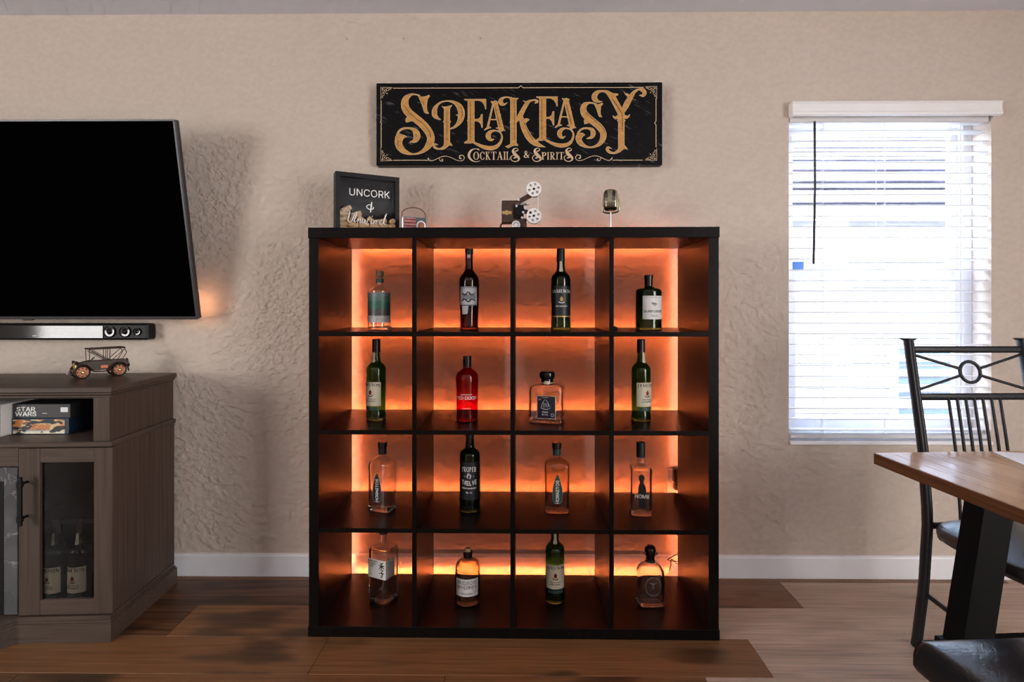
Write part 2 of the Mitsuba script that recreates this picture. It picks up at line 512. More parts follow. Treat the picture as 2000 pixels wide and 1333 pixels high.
glass('glass_clear', (0.985, 0.985, 0.98))
glass('glass_green', (0.40, 0.60, 0.38))
glass('glass_dark_green', (0.28, 0.44, 0.27))
glass('glass_brown', (0.38, 0.20, 0.14))
glass('glass_red', (0.80, 0.12, 0.12))
glass('glass_amber', (0.93, 0.86, 0.76))
scene['pane_glass'] = {'type': 'thindielectric', 'int_ior': 1.5}
scene['door_glass'] = {'type': 'thindielectric', 'int_ior': 1.2, 'specular_transmittance': rgb(0.36, 0.35, 0.34)}
scene['frame_glass'] = {'type': 'thindielectric', 'int_ior': 1.22}
scene['screen_mesh'] = {'type': 'thindielectric', 'int_ior': 1.3, 'specular_transmittance': rgb(0.72, 0.73, 0.76)}

# ------------------------------------------------------------------ setting
WY, CZ = 2.422, 2.467           # plane of the far wall, ceiling height
XL, XR, YR = -4.3, 3.3, -6.8    # left wall, right wall, rear wall
OX0, OX1, OZ0, OZ1 = 1.184, 2.060, 0.596, 2.045     # window opening
WT = 0.16


def holed_wall(x0, x1, z0, z1, holes, t):
    """wall in the xz plane as a slab 0..t along y with rectangular holes"""
    p = sbox(x0, z0, x1, z1)
    for a, b, c, d in holes:
        p = p.difference(sbox(a, c, b, d))
    m = extrude(p, t)
    v = np.array(m.vertices)
    m.vertices = np.stack([v[:, 0], v[:, 2], v[:, 1]], 1)
    m.invert()
    return m


wall_far = holed_wall(XL, XR, 0, CZ, [(OX0, OX1, OZ0, OZ1)], WT)
wall_far.apply_translation((0, WY, 0))
struct('wall_back', wall_far, 'wall_paint')
# left and right walls with openings for the glowing panels, rear wall closed
wl = holed_wall(YR, WY, 0, CZ, [(-2.2, -0.2, 0.72, 2.2)], WT)
v = np.array(wl.vertices)
wl.vertices = np.stack([XL - v[:, 1], v[:, 0], v[:, 2]], 1)
struct('wall_left', wl, 'wall_paint')
wr = holed_wall(YR, WY, 0, CZ, [(-3.0, -0.4, 0.0, 2.15)], WT)
v = np.array(wr.vertices)
wr.vertices = np.stack([XR + v[:, 1], v[:, 0], v[:, 2]], 1)
wr.invert()
struct('wall_right', wr, 'wall_paint')
wq = holed_wall(XL, XR, 0, CZ, [], WT)
wq.apply_translation((0, YR - WT, 0))
struct('wall_rear', wq, 'wall_paint')
for nm, x, y0, y1, z0, z1, rad, s_ in (('window_2', XL - 0.06, -2.2, -0.2, 0.72, 2.2, DAY_LEFT, 1), ('window_3', XR + 0.06, -3.0, -0.4, 0.0, 2.15, DAY_RIGHT, -1)):
    w_ = 0.05
    a, b = sorted((x, x + s_ * 0.04))
    struct(nm, cat(bx(a, b, y0, y0 + w_, z0, z1), bx(a, b, y1 - w_, y1, z0, z1), bx(a, b, y0 + w_, y1 - w_, z0, z0 + w_), bx(a, b, y0 + w_, y1 - w_, z1 - w_, z1), bx(a, b, (y0 + y1) / 2 - 0.025, (y0 + y1) / 2 + 0.025, z0 + w_, z1 - w_)), 'white_vinyl')
    q4 = [(x, y0 + w_, z0 + w_), (x, y1 - w_, z0 + w_), (x, y1 - w_, z1 - w_), (x, y0 + w_, z1 - w_)]
    q = part(nm, 'pane', trimesh.Trimesh(q4, [(0, 1, 2), (0, 2, 3)] if s_ > 0 else [(0, 2, 1), (0, 3, 2)], process=False), 'white_vinyl')
    scene[q]['emitter'] = {'type': 'area', 'radiance': rgb(*rad), 'sampling_weight': 5.0}  # pane is an added emitter, glowing in place of sky through the opening
struct('ceiling', bx(XL - WT, XR + WT, YR - WT, WY + WT, CZ, CZ + 0.12), 'ceiling_paint')
struct('floor', bx(XL, XR, YR, WY, -0.06, -0.010), 'subfloor')
rows = [2.380 - 0.2025 * k for k in range(0, 46)]
seams = {0: [1.123, -0.35, -1.9], 1: [-1.26, 0.35, 2.3], 2: [-0.673, 0.819, -2.1], 3: [-0.23, 0.60, -1.6]}
tones = {(0, 0): .35, (0, 1): .3, (0, 2): .85, (0, 3): 1.5, (1, 0): .3, (1, 1): .8, (1, 2): 1.62, (1, 3): 1.55, (2, 0): .4, (2, 1): .85, (2, 2): .95, (2, 3): 1.62, (3, 0): .5, (3, 1): .62, (3, 2): .9, (3, 3): 1.58}  # plank tones; right-hand ones raised to put the window light into their colour
spans = [(-1, rows[0], WY)] + [(k, rows[k + 1], rows[k]) for k in range(44)] + [(44, YR, rows[44])]
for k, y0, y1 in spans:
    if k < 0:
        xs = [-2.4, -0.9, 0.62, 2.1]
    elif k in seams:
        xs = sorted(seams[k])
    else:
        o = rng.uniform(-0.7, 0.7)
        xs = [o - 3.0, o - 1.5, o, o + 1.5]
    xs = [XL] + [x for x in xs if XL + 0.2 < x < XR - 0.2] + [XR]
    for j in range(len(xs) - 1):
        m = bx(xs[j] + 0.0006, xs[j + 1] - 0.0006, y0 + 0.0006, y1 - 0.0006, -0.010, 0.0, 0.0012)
        tone = tones.get((k, j), rng.uniform(0.25, 0.8) + (0.7 if xs[j] > 0.3 else 0.0))  # planks right of the middle get the same painted-in light
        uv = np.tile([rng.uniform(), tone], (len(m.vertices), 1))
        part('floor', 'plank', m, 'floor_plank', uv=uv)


def baseboard(x0, x1):
    prof = Polygon([(0, 0), (-0.013, 0), (-0.013, 0.088), (-0.011, 0.094), (-0.005, 0.098), (0, 0.098)])
    m = extrude(prof, x1 - x0)
    v = np.array(m.vertices)
    m.vertices = np.stack([v[:, 2] + x0, v[:, 0] + WY, v[:, 1]], 1)
    return m


struct('baseboard_back', baseboard(XL, XR), 'white_trim')
for nm, m in (('baseboard_left', bx(XL, XL + 0.013, -0.2, WY - 0.013, 0, 0.098, 0.003)), ('baseboard_right', bx(XR - 0.013, XR, YR, WY - 0.013, 0, 0.098, 0.003))):
    struct(nm, m, 'white_trim')

# ------------------------------------------------------------------ window
struct('window_1', cat(bx(OX0, OX1, WY + 0.10, WY + 0.155, OZ0, OZ0 + 0.045, 0.003), bx(OX0, OX1, WY + 0.10, WY + 0.155, OZ1 - 0.045, OZ1, 0.003),
                       bx(OX0, OX0 + 0.045, WY + 0.10, WY + 0.155, OZ0, OZ1, 0.003), bx(OX1 - 0.045, OX1, WY + 0.10, WY + 0.155, OZ0, OZ1, 0.003)), 'white_vinyl',
       label='white vinyl single-hung window in the wall right of the shelf')
place['window_1'] = T()
MR = 1.325


def sash(z0, z1, y):
    x0, x1, w = OX0 + 0.045, OX1 - 0.045, 0.035
    return cat(bx(x0, x1, y, y + 0.028, z0, z0 + w, 0.002), bx(x0, x1, y, y + 0.028, z1 - w, z1, 0.002), bx(x0, x0 + w, y, y + 0.028, z0, z1, 0.002), bx(x1 - w, x1, y, y + 0.028, z0, z1, 0.002))


part('window_1', 'sash', sash(MR - 0.02, OZ1 - 0.04, WY + 0.128), 'white_vinyl')
part('window_1', 'sash', sash(OZ0 + 0.04, MR + 0.02, WY + 0.100), 'white_vinyl')


def rect_y(x0, x1, z0, z1, y):
    return trimesh.Trimesh([(x0, y, z0), (x1, y, z0), (x1, y, z1), (x0, y, z1)], [(0, 1, 2), (0, 2, 3)], process=False)


part('window_1', 'pane', rect_y(OX0 + 0.07, OX1 - 0.07, MR, OZ1 - 0.06, WY + 0.142), 'pane_glass')
part('window_1', 'pane', rect_y(OX0 + 0.07, OX1 - 0.07, OZ0 + 0.06, MR, WY + 0.114), 'pane_glass')
part('window_1', 'insect_screen', rect_y(OX0 + 0.05, OX1 - 0.05, OZ0 + 0.05, MR, WY + 0.152), 'screen_mesh')
part('window_1', 'latch', bx(1.60, 1.66, WY + 0.085, WY + 0.11, MR + 0.018, MR + 0.032, 0.004), 'white_vinyl')
part('window_1', 'sill', bx(OX0 - 0.0, OX1 + 0.0, WY - 0.012, WY + 0.10, OZ0 - 0.016, OZ0 + 0.001, 0.003), 'white_trim')

# blind
bl = thing('window_blind', 'white horizontal slat blind hanging open in the window on the right', 'window blind')
part(bl, 'headrail', bx(OX0 + 0.006, OX1 - 0.006, WY + 0.004, WY + 0.056, 1.985, OZ1 - 0.004, 0.003), 'slat_white')
vp = Polygon([(0, 0), (-0.012, 0.004), (-0.014, 0.012), (-0.009, 0.02), (-0.009, 0.05), (-0.014, 0.056), (-0.010, 0.062), (0, 0.062)])
vm = extrude(vp, 0.892)
vv = np.array(vm.vertices)
vm.vertices = np.stack([vv[:, 2] + 1.182, vv[:, 0] + WY - 0.030, vv[:, 1] + 2.000], 1)
va = part(bl, 'valance', vm, 'white_paint')
for x in (1.182, 2.064):
    part(bl, 'valance_return', bx(x, x + 0.010, WY - 0.034, WY - 0.001, 2.000, 2.062, 0.002), 'white_paint')
sl = []
for k in range(9):
    t = k / 8 * 2 - 1
    sl.append((t * 0.025, 0.0016 * (1 - t * t)))
slat_poly = Polygon(sl + [(a, b - 0.0030) for a, b in reversed(sl)])
sm = extrude(slat_poly, OX1 - OX0 - 0.016)
vv = np.array(sm.vertices)
ta = math.radians(4.0)
yy, zz = vv[:, 0], vv[:, 1]
sm.vertices = np.stack([vv[:, 2] + OX0 + 0.008, yy * math.cos(ta) + zz * math.sin(ta), -yy * math.sin(ta) + zz * math.cos(ta)], 1)
slat_ply = mikit.ply(sm, 'slat_white')
for k in range(29):
    z = 1.949 - 0.0467 * k
    if z < 0.64:
        break
    q = part(bl, 'slat', slat_ply, None)
    scene[q]['to_world'] = T().translate([0, WY + 0.031, z])
part(bl, 'bottom_rail', bx(OX0 + 0.008, OX1 - 0.008, WY + 0.006, WY + 0.056, 0.604, 0.622, 0.004), 'slat_white')
for x in (1.327, 1.60, 1.93):
    part(bl, 'ladder_cord', cat(cyl((x, WY + 0.004, 0.62), (x, WY + 0.004, 1.99), 0.0009, 6), cyl((x, WY + 0.058, 0.62), (x, WY + 0.058, 1.99), 0.0009, 6), cyl((x + 0.022, WY + 0.03, 0.61), (x + 0.022, WY + 0.03, 1.99), 0.0009, 6)), 'slat_white')
    part(bl, 'cord_loop', tube(spline([(x - 0.01, WY - 0.002, 0.612), (x + 0.004, WY - 0.006, 0.596), (x + 0.03, WY - 0.008, 0.588), (x + 0.045, WY - 0.006, 0.6), (x + 0.028, WY - 0.002, 0.609), (x, WY, 0.606)], 5), 0.0012, 6), 'slat_white')
part(bl, 'tilt_wand', tube([(1.292, WY - 0.008, 1.985), (1.291, WY - 0.012, 1.7), (1.283, WY - 0.016, 1.365)], 0.0047, 8), 'bezel', label='dark grey tilt wand')
sh = affinity.scale(Polygon(spline([(-0.9, 0.8), (-0.5, 1), (0, 0.92), (0.5, 1), (0.9, 0.8), (1, 0), (0.8, -0.7), (0, -1.05), (-0.8, -0.7), (-1, 0)], 5, True)), 0.031, 0.037)
st = thing('security_sticker', 'small blue shield sticker on the window glass near the left edge', 'sticker', M4((1.293, WY + 0.141, 1.392)))
part(st, 'shield', stand(extrude(sh, 0.0006)), 'white_paint')
part(st, 'badge', stand(extrude(affinity.scale(sh, 0.9, 0.9).difference(sbox(-0.05, -0.006, 0.05, 0.007)), 0.0003), -0.0006), 'sticker_blue')

# outside: the neighbour's house
single('yard_ground', bx(-14, 16, WY + 0.4, 26, -0.35, -0.25), 'ground_out', 'pale ground between the window and the house next door', 'ground', kind='structure')
single('garden_ground', cat(bx(-24, 18, -26, YR - 0.2, -0.2, -0.06), bx(-24, XL - 0.2, YR - 0.2, WY, -0.2, -0.06), bx(XR + 0.2, 18, YR - 0.2, WY, -0.2, -0.06)), 'ground_out', 'pale patio ground outside the room', 'ground', kind='structure')
nh = thing('neighbour_house', 'pale house with a grey shingle roof outside the window', 'house')
part(nh, 'house_wall', bx(-3, 14, 6.0, 6.3, -0.25, 2.25), 'stucco')
for k in range(9):
    part(nh, 'siding_board', bx(-3, 14, 5.965, 6.0, -0.25 + 0.27 * k, -0.25 + 0.27 * k + 0.262, 0.004), 'stucco')
rf = part(nh, 'roof', trimesh.Trimesh([(-3.4, 5.4, 2.10), (14.4, 5.4, 2.10), (14.4, 9.6, 4.15), (-3.4, 9.6, 4.15), (-3.4, 5.4, 2.04), (14.4, 5.4, 2.04), (14.4, 9.6, 4.09), (-3.4, 9.6, 4.09)],
                                      [(0, 1, 2), (0, 2, 3), (4, 6, 5), (4, 7, 6), (0, 4, 5), (0, 5, 1), (3, 2, 6), (3, 6, 7), (0, 3, 7), (0, 7, 4), (1, 5, 6), (1, 6, 2)], process=False), 'shingle')
for k in range(1, 16):
    y, z = 5.4 + 0.262 * k, 2.10 + 0.128 * k
    part(rf, 'shingle_course', bx(-3.4, 14.4, y - 0.15, y + 0.13, z - 0.02, z + 0.018), 'shingle')
part(nh, 'fascia', bx(-3.4, 14.4, 5.36, 5.4, 2.0, 2.13, 0.005), 'white_paint')
hw = part(nh, 'house_window', cat(bx(4.0, 4.9, 5.93, 5.99, 0.72, 0.78), bx(4.0, 4.9, 5.93, 5.99, -0.2, -0.14), bx(4.0, 4.06, 5.93, 5.99, -0.2, 0.78), bx(4.84, 4.9, 5.93, 5.99, -0.2, 0.78)), 'white_vinyl')
part(hw, 'house_pane', bx(4.06, 4.84, 5.945, 5.96, -0.14, 0.72), 'box_navy')
for k in range(5):
    part(hw, 'shutter_slat', bx(4.06, 4.84, 5.925, 5.942, -0.06 + 0.16 * k, 0.02 + 0.16 * k), 'stucco')

# ------------------------------------------------------------------ shelf unit
SM = M4((-0.0154, 1.968, 0.0), math.degrees(-0.0068))
SD, SI, SW = 0.39, 0.694, 0.7325
su = thing('cube_shelf', 'tall black-brown four by four cube shelf standing against the wall', 'shelf', SM)
part(su, 'top_board', bx(-SW, SW, 0, SD, 1.427, 1.465, 0.0015), 'shelf_black')
part(su, 'bottom_board', bx(-SW, SW, 0, SD, 0, 0.038, 0.0015), 'shelf_black')
for s in (-1, 1):
    a, b = sorted((s * SI, s * (SW - 0.003)))
    part(su, 'side_panel', bx(a, b, 0.001, SD, 0.038, 1.427, 0.001), 'shelf_black')
for k in (1, 2, 3):
    z = 0.038 + 0.3513 * k
    part(su, 'shelf_board', bx(-SI, SI, 0.002, SD, z - 0.016, z, 0.001), 'shelf_black')
for k in range(4):
    z0 = 0.038 + 0.3513 * k
    z1 = z0 + 0.3353 if k < 3 else 1.427
    for x in (-0.3510, 0.0, 0.3510):
        part(su, 'divider', bx(x - 0.008, x + 0.008, 0.002, SD, z0, z1, 0.0008), 'shelf_black')
led = thing('led_strip', 'orange LED strip glowing behind the black cube shelf', 'light strip', SM)


def chips(pts, axis):
    V, F = [], []
    for x, z in pts:
        o = len(V)
        a, b = (0.007, 0.005) if axis == 0 else (0.005, 0.007)
        V += [(x - a, SD + 0.0182, z - b), (x + a, SD + 0.0182, z - b), (x + a, SD + 0.0182, z + b), (x - a, SD + 0.0182, z + b)]
        F += [(o, o + 2, o + 1), (o, o + 3, o + 2)]
    return trimesh.Trimesh(V, F, process=False)


LEDC = [LED * c for c in (1.0, 0.19, 0.048)]
hz = [(0.024, 1.0), (0.381, 1.25), (0.732, 1.25), (1.083, 1.25), (1.436, 1.25)]
for z, g in hz:
    part(led, 'tape', bx(-0.69, 0.69, SD + 0.0004, SD + 0.0176, z - 0.005, z + 0.005), 'tape')
    q = part(led, 'led_row', chips([(x, z) for x in np.arange(-0.68, 0.681, 0.033)], 0), 'black', kind='stuff', label='row of small glowing LED chips')
    scene[q]['emitter'] = {'type': 'area', 'radiance': rgb(*[c * g for c in LEDC])}
for x in (-0.712, 0.712):
    part(led, 'tape', bx(x - 0.005, x + 0.005, SD + 0.0004, SD + 0.0176, 0.05, 1.42), 'tape')
    q = part(led, 'led_row', chips([(x, z) for z in np.arange(0.06, 1.41, 0.033)], 1), 'black', kind='stuff', label='row of small glowing LED chips')
    scene[q]['emitter'] = {'type': 'area', 'radiance': rgb(*[c * 0.75 for c in LEDC])}

# ------------------------------------------------------------------ bottles
Z1, Z2, Z3, Z4 = 0.038 + 0.3513 * 3, 0.038 + 0.3513 * 2, 0.038 + 0.3513, 0.038


def on_shelf(x, y, z, rz=0.0):
    return SM @ M4((x, y, z), rz)


def glass_body(rings, wall=0.003, base=0.009, n=48):
    o = loft(rings, n)
    inner = []
    zt = rings[-1][0] - 0.004
    zs = [r[0] for r in rings]

    def at(z):
        for a, b in zip(rings[:-1], rings[1:]):
            if a[0] <= z <= b[0]:
                t = (z - a[0]) / max(1e-9, b[0] - a[0])
                return tuple(a[i] * (1 - t) + b[i] * t for i in range(1, 4))
        return rings[-1][1:]
    for z in [base, base + 0.003] + [z for z in zs if base + 0.004 < z < zt - 0.001] + [zt]:
        hx, hy, p = at(z)
        k = 0.82 if z == base else 1.0
        inner.append((z, max(0.002, (hx - wall) * k), max(0.002, (hy - wall) * k), p))
    i = loft(inner, n)
    i.invert()
    return cat(o, i)


def round_rings(prof, k=5):
    return [(z, r, r, 2.0) for z, r in prof]


def smooth_prof(prof, k=5):
    """profile with smooth runs between repeated points"""
    return [(z, r) for z, r in spline(prof, k)]


def patch(R, w, z0, z1, t=0.0004, off=0.0003, top_arch=0.0):
    p = sbox(-w / 2, z0, w / 2, z1)
    return wrap(extrude(p, t), R, 0, off, 0.006)


def patch_uv(R, w, z0, z1, off=0.0004, n=24):
    a = np.linspace(-w / 2, w / 2, n) / R
    V, U, F = [], [], []
    for z, t in ((z0, 0), (z1, 1)):
        for k, x in enumerate(a):
            V.append(((R + off) * math.sin(x), -(R + off) * math.cos(x), z))
            U.append((k / (n - 1), t))
    for k in range(n - 1):
        F += [(k, k + 1, n + k + 1), (k, n + k + 1, n + k)]
    return trimesh.Trimesh(V, F, process=False), np.array(U)


def jprof():
    R = 0.0385
    return [(0.0, 0.0355), (0.0015, 0.0378), (0.006, R)] + [(0.022, 0.0386), (0.034, 0.0372), (0.05, 0.0370), (0.12, 0.0378), (0.190, 0.0382)] + \
        [(z, r) for z, r in spline([(0.196, 0.0381), (0.204, 0.0365), (0.212, 0.032), (0.219, 0.0255), (0.225, 0.0195), (0.233, 0.0168)], 4)] + [(0.25, 0.0155), (0.28, 0.0140), (0.300, 0.0138)]


def whiskey_round(label, M, kind='cream', group=None):
    t = thing('whiskey_bottle', label, 'bottle', M, group)
    R = 0.0378
    part(t, 'glass', glass_body(round_rings(jprof())), 'glass_dark_green' if kind == 'dark' else 'glass_green', smooth=35)
    part(t, 'cap', lathe([(0.262, 0.0148), (0.2625, 0.0156), (0.311, 0.0152), (0.3135, 0.0142)], 32), 'dark_label' if kind == 'dark' else 'dark_cap', smooth=40, label='dark screw cap')
    paper = 'dark_label' if kind == 'dark' else 'cream_paper'
    ink = 'white_ink' if kind == 'dark' else 'black_ink'
    z0, z1 = (0.055, 0.168) if kind == 'dark' else (0.058, 0.150)
    lb = part(t, 'label', patch(R + 0.0002, 0.084, z0, z1), paper, label='printed paper label')
    zz = 0.143 if kind == 'dark' else 0.134
    part(lb, 'lettering', wrap(extrude(serif('JAMESON', 0.0125, 0.22), 0.0003), R + 0.0002, zz, 0.0008), ink, label='JAMESON lettering')
    zc = zz - 0.026
    crest = union_all([affinity.scale(Polygon([(-1, 0.7), (-0.5, 1), (0, 0.8), (0.5, 1), (1, 0.7), (0.9, -0.5), (0, -1), (-0.9, -0.5)]), 0.0062, 0.0082, origin=(0, 0)), sbox(-0.002, 0.006, 0.002, 0.012)])
    part(lb, 'crest', wrap(extrude(crest, 0.0003), R + 0.0002, zc, 0.0008), 'gold_ink' if kind == 'dark' else 'red_ink', label='small shield crest')
    part(lb, 'ribbon', wrap(extrude(brush([(-0.011, 0.001, 0.0022), (-0.006, -0.0025, 0.003), (0, -0.0035, 0.003), (0.006, -0.0025, 0.003), (0.011, 0.001, 0.0022)]), 0.0003), R + 0.0002, zc - 0.0095, 0.0008), ink)
    if kind == 'dark':
        part(lb, 'lettering', wrap(sans('IPA EDITION', 0.0052, 0.0003), R + 0.0002, zc - 0.028, 0.0008), ink)
        part(t, 'lower_band', patch(R - 0.0008, 0.074, 0.050, 0.064, off=0.0012), 'gold_ink')
    else:
        part(lb, 'lettering', cat(wrap(sans('TRIPLE DISTILLED', 0.0034, 0.0003), R + 0.0002, zc - 0.025, 0.0008), wrap(sans('IRISH WHISKEY', 0.0042, 0.0003), R + 0.0002, zc - 0.034, 0.0008)), 'black_ink')
        part(t, 'lower_band', patch(R - 0.0008, 0.062, 0.041, 0.054, off=0.0010), 'green_label')
    neck = Polygon(spline([(-0.0045, 0.262), (0.0045, 0.262), (0.0052, 0.24), (0.0066, 0.229), (0.0035, 0.224), (-0.0035, 0.224), (-0.0066, 0.229), (-0.0052, 0.24)], 4, True))
    nm = subdiv(extrude(neck, 0.0004), 0.004)
    vv = np.array(nm.vertices)
    pr = np.array(jprof())
    rr = np.interp(vv[:, 1], pr[:, 0], pr[:, 1]) + 0.0006 + vv[:, 2]
    nm.vertices = np.stack([rr * np.sin(vv[:, 0] / 0.0152), -rr * np.cos(vv[:, 0] / 0.0152), vv[:, 1]], 1)
    part(t, 'neck_label', nm, 'cream_paper')
    return t


# shelf one (top)
gb = thing('gin_bottle', 'clear round gin bottle with a glittery green label and wooden stopper', 'bottle', on_shelf(-0.5165, 0.165, Z1))
gp = [(0.0, 0.041), (0.002, 0.0435), (0.006, 0.0445), (0.149, 0.0445), (0.1515, 0.0435), (0.154, 0.040), (0.171, 0.0150), (0.175, 0.0128), (0.196, 0.0125)]
part(gb, 'glass', glass_body(round_rings(gp)), 'glass_clear', smooth=35)
pm, pu = patch_uv(0.0445, 0.115, 0.030, 0.143)
part(gb, 'label', pm, 'glitter_label', smooth=True, uv=pu, label='glittery green and silver wraparound label')
part(gb, 'neck_band', lathe([(0.182, 0.0128), (0.1822, 0.0146), (0.196, 0.0146), (0.1965, 0.0130)], 32), 'green_label', smooth=40)
part(gb, 'stopper', lathe([(0.197, 0.010), (0.205, 0.0095), (0.2065, 0.0150), (0.225, 0.0148), (0.227, 0.0135)], 32), 'wood_cap', smooth=40, label='wooden stopper')

vb = thing('vermouth_bottle', 'tall very dark wine-shaped bottle with a grey shield label', 'bottle', on_shelf(-0.1710, 0.175, Z1))
vp_ = [(0.0, 0.031), (0.002, 0.0335), (0.008, 0.0345), (0.06, 0.0355), (0.150, 0.0385), (0.185, 0.0390)] + [(z, r) for z, r in spline([(0.196, 0.0382), (0.206, 0.035), (0.222, 0.0235), (0.232, 0.0168), (0.245, 0.0152)], 4)] + [(0.30, 0.0140)]
part(vb, 'glass', glass_body(round_rings(vp_)), 'glass_brown', smooth=35)
part(vb, 'cap', lathe([(0.292, 0.0146), (0.2925, 0.0156), (0.312, 0.0156), (0.3135, 0.0146)], 32), 'dark_label', smooth=40)
part(vb, 'neck_seal', patch(0.0142, 0.013, 0.277, 0.291, off=0.0008), 'grey_paper')
lb = part(vb, 'label', patch(0.0381, 0.072, 0.093, 0.166, off=0.0012), 'grey_paper', label='grey engraved label')
for a, b in ((0.0935, 0.0965), (0.161, 0.1635)):
    part(lb, 'label_border', wrap(extrude(sbox(-0.036, a, 0.036, b), 0.0003), 0.0381, 0, 0.0018), 'navy_label')
arms = [brush([(-0.024, 0.142, 0.002), (-0.012, 0.134, 0.006), (0, 0.146, 0.003), (0.012, 0.134, 0.006), (0.024, 0.142, 0.002)]), brush([(-0.026, 0.112, 0.003), (-0.012, 0.118, 0.006), (0, 0.108, 0.004), (0.012, 0.118, 0.006), (0.026, 0.112, 0.003)])]
arms += [brush([(x, 0.115, 0.0015), (x + 0.003, 0.127, 0.0028), (x - 0.001, 0.139, 0.0015)]) for x in np.linspace(-0.022, 0.02, 9)]
part(lb, 'crest', wrap(extrude(union_all(arms), 0.0003), 0.0381, 0, 0.0018), 'navy_label')
tag = Polygon([(-0.027, 0.094), (0.001, 0.094), (-0.003, 0.062), (-0.024, 0.060)])
part(vb, 'tag', wrap(extrude(tag, 0.0004), 0.0376, 0, 0.0012), 'grey_paper')

whiskey_round('slim dark green whiskey bottle with a black label on the top shelf', on_shelf(0.1835, 0.175, Z1), 'dark')

gg = thing('gin_bottle', 'squat dark glass gin bottle with a cream label and brown cap', 'bottle', on_shelf(0.5195, 0.165, Z1, 12))
gp2 = [(0.0, 0.045), (0.002, 0.0480), (0.006, 0.0492), (0.145, 0.0492)] + [(z, r) for z, r in spline([(0.149, 0.0488), (0.155, 0.0462), (0.160, 0.036), (0.164, 0.0225), (0.168, 0.0145)], 4)] + [(0.19, 0.0135)]
part(gg, 'glass', glass_body(round_rings(gp2)), 'glass_dark_green', smooth=35)
part(gg, 'cap', lathe([(0.172, 0.0145), (0.1725, 0.0155), (0.192, 0.0150), (0.194, 0.0163), (0.209, 0.0163), (0.2105, 0.015)], 32), 'dark_cap', smooth=40, label='brown stopper with neck seal')
lb = part(gg, 'label', patch(0.0492, 0.088, 0.042, 0.131), 'white_paper', label='cream paper label')
emb = [brush([(-0.012, 0.105, 0.001), (-0.004, 0.099, 0.004), (0.004, 0.102, 0.003), (0.013, 0.097, 0.001)]), brush([(-0.008, 0.108, 0.001), (-0.002, 0.1, 0.003), (0.001, 0.093, 0.001)]), brush([(0.0, 0.104, 0.001), (0.006, 0.097, 0.003), (0.003, 0.092, 0.001)])]
part(lb, 'emblem', wrap(extrude(union_all(emb), 0.0003), 0.0492, 0, 0.0008), 'green_label')
part(lb, 'lettering', cat(wrap(sans('GUNPOWDER', 0.0088, 0.0003), 0.0492, 0.068, 0.0008), wrap(sans('IRISH GIN', 0.0038, 0.0003), 0.0492, 0.053, 0.0008), wrap(extrude(sbox(-0.03, 0.124, 0.03, 0.125), 0.0003), 0.0492, 0, 0.0008)), 'green_label')
part(gg, 'liquid', lathe([(0.0095, 0.038), (0.012, 0.0455), (0.034, 0.0455), (0.0345, 0.0455)], 40), 'glass_amber', smooth=40)

rc = thing('remote_control', 'small black remote lying on the top shelf against the divider', 'remote control', on_shelf(0.379, 0.155, Z1))
part(rc, 'case', bx(-0.018, 0.018, -0.02, 0.02, 0, 0.0115, 0.003), 'black')
part(rc, 'button', bx(-0.006, 0.014, -0.012, 0.004, 0.0115, 0.014, 0.001), 'bezel')

# shelf two
w1 = whiskey_round('green whiskey bottle with cream label below the glittery gin bottle', on_shelf(-0.5365, 0.190, Z2, -22))
rb = thing('gin_bottle', 'rounded deep red glass gin bottle with white lettering', 'bottle', on_shelf(-0.1790, 0.180, Z2))
rp = [(0.0, 0.038), (0.002, 0.0410), (0.008, 0.0420), (0.03, 0.0415), (0.09, 0.0425)] + [(0.15, 0.0440)] + [(z, r) for z, r in spline([(0.165, 0.0440), (0.178, 0.0415), (0.190, 0.034), (0.198, 0.023), (0.203, 0.0165), (0.21, 0.0150)], 4)] + [(0.232, 0.0145)]
part(rb, 'glass', glass_body(round_rings(rp)), 'glass_red', smooth=35)
part(rb, 'cap', lathe([(0.206, 0.0152), (0.2065, 0.0160), (0.236, 0.0160), (0.2365, 0.0150), (0.239, 0.0150), (0.2395, 0.0160), (0.2475, 0.0160), (0.249, 0.0150)], 32), 'dark_cap', smooth=40, label='dark red stopper')
part(rb, 'lettering', wrap(sans('RED\u00b7DOOR', 0.0120, 0.0003), 0.0425, 0.086, 0.0014), 'white_ink', label='RED DOOR lettering')
part(rb, 'lettering', cat(wrap(sans('HIGHLAND GIN', 0.0042, 0.0003), 0.0425, 0.103, 0.0016), wrap(extrude(sbox(-0.016, 0.051, 0.016, 0.053), 0.0003), 0.0425, 0, 0.0010)), 'white_ink')

fb = thing('whiskey_bottle', 'broad square clear bottle with a black label and round black stopper', 'bottle', on_shelf(0.1305, 0.165, Z2, -13))
fr = [(0.0, 0.060, 0.040, 7), (0.002, 0.064, 0.043, 7), (0.007, 0.0655, 0.0445, 7), (0.118, 0.0655, 0.0445, 7)] + [(z, a, b, p) for z, a, b, p in spline([(0.126, 0.0650, 0.044, 7), (0.134, 0.060, 0.041, 6), (0.139, 0.045, 0.033, 4), (0.142, 0.026, 0.024, 2.4), (0.146, 0.0205, 0.0205, 2)], 4)] + [(0.166, 0.0200, 0.0200, 2)]
part(fb, 'glass', glass_body(fr, 0.005, 0.014, 64), 'glass_clear', smooth=35)
part(fb, 'stopper', lathe([(0.150, 0.0206), (0.151, 0.0232), (0.163, 0.0232), (0.164, 0.0255)] + [(z, r) for z, r in spline([(0.168, 0.0285), (0.178, 0.0295), (0.188, 0.0285), (0.192, 0.024)], 3)], 40), 'black_gloss', smooth=40, label='round black stopper')
lb = part(fb, 'label', stand(extrude(sbox(-0.031, 0.018, 0.040, 0.104), 0.0006), -0.0447), 'white_paper', label='square black and silver label')
part(lb, 'label_field', stand(extrude(sbox(-0.0297, 0.0193, 0.0387, 0.1027), 0.0003), -0.0454), 'navy_label')
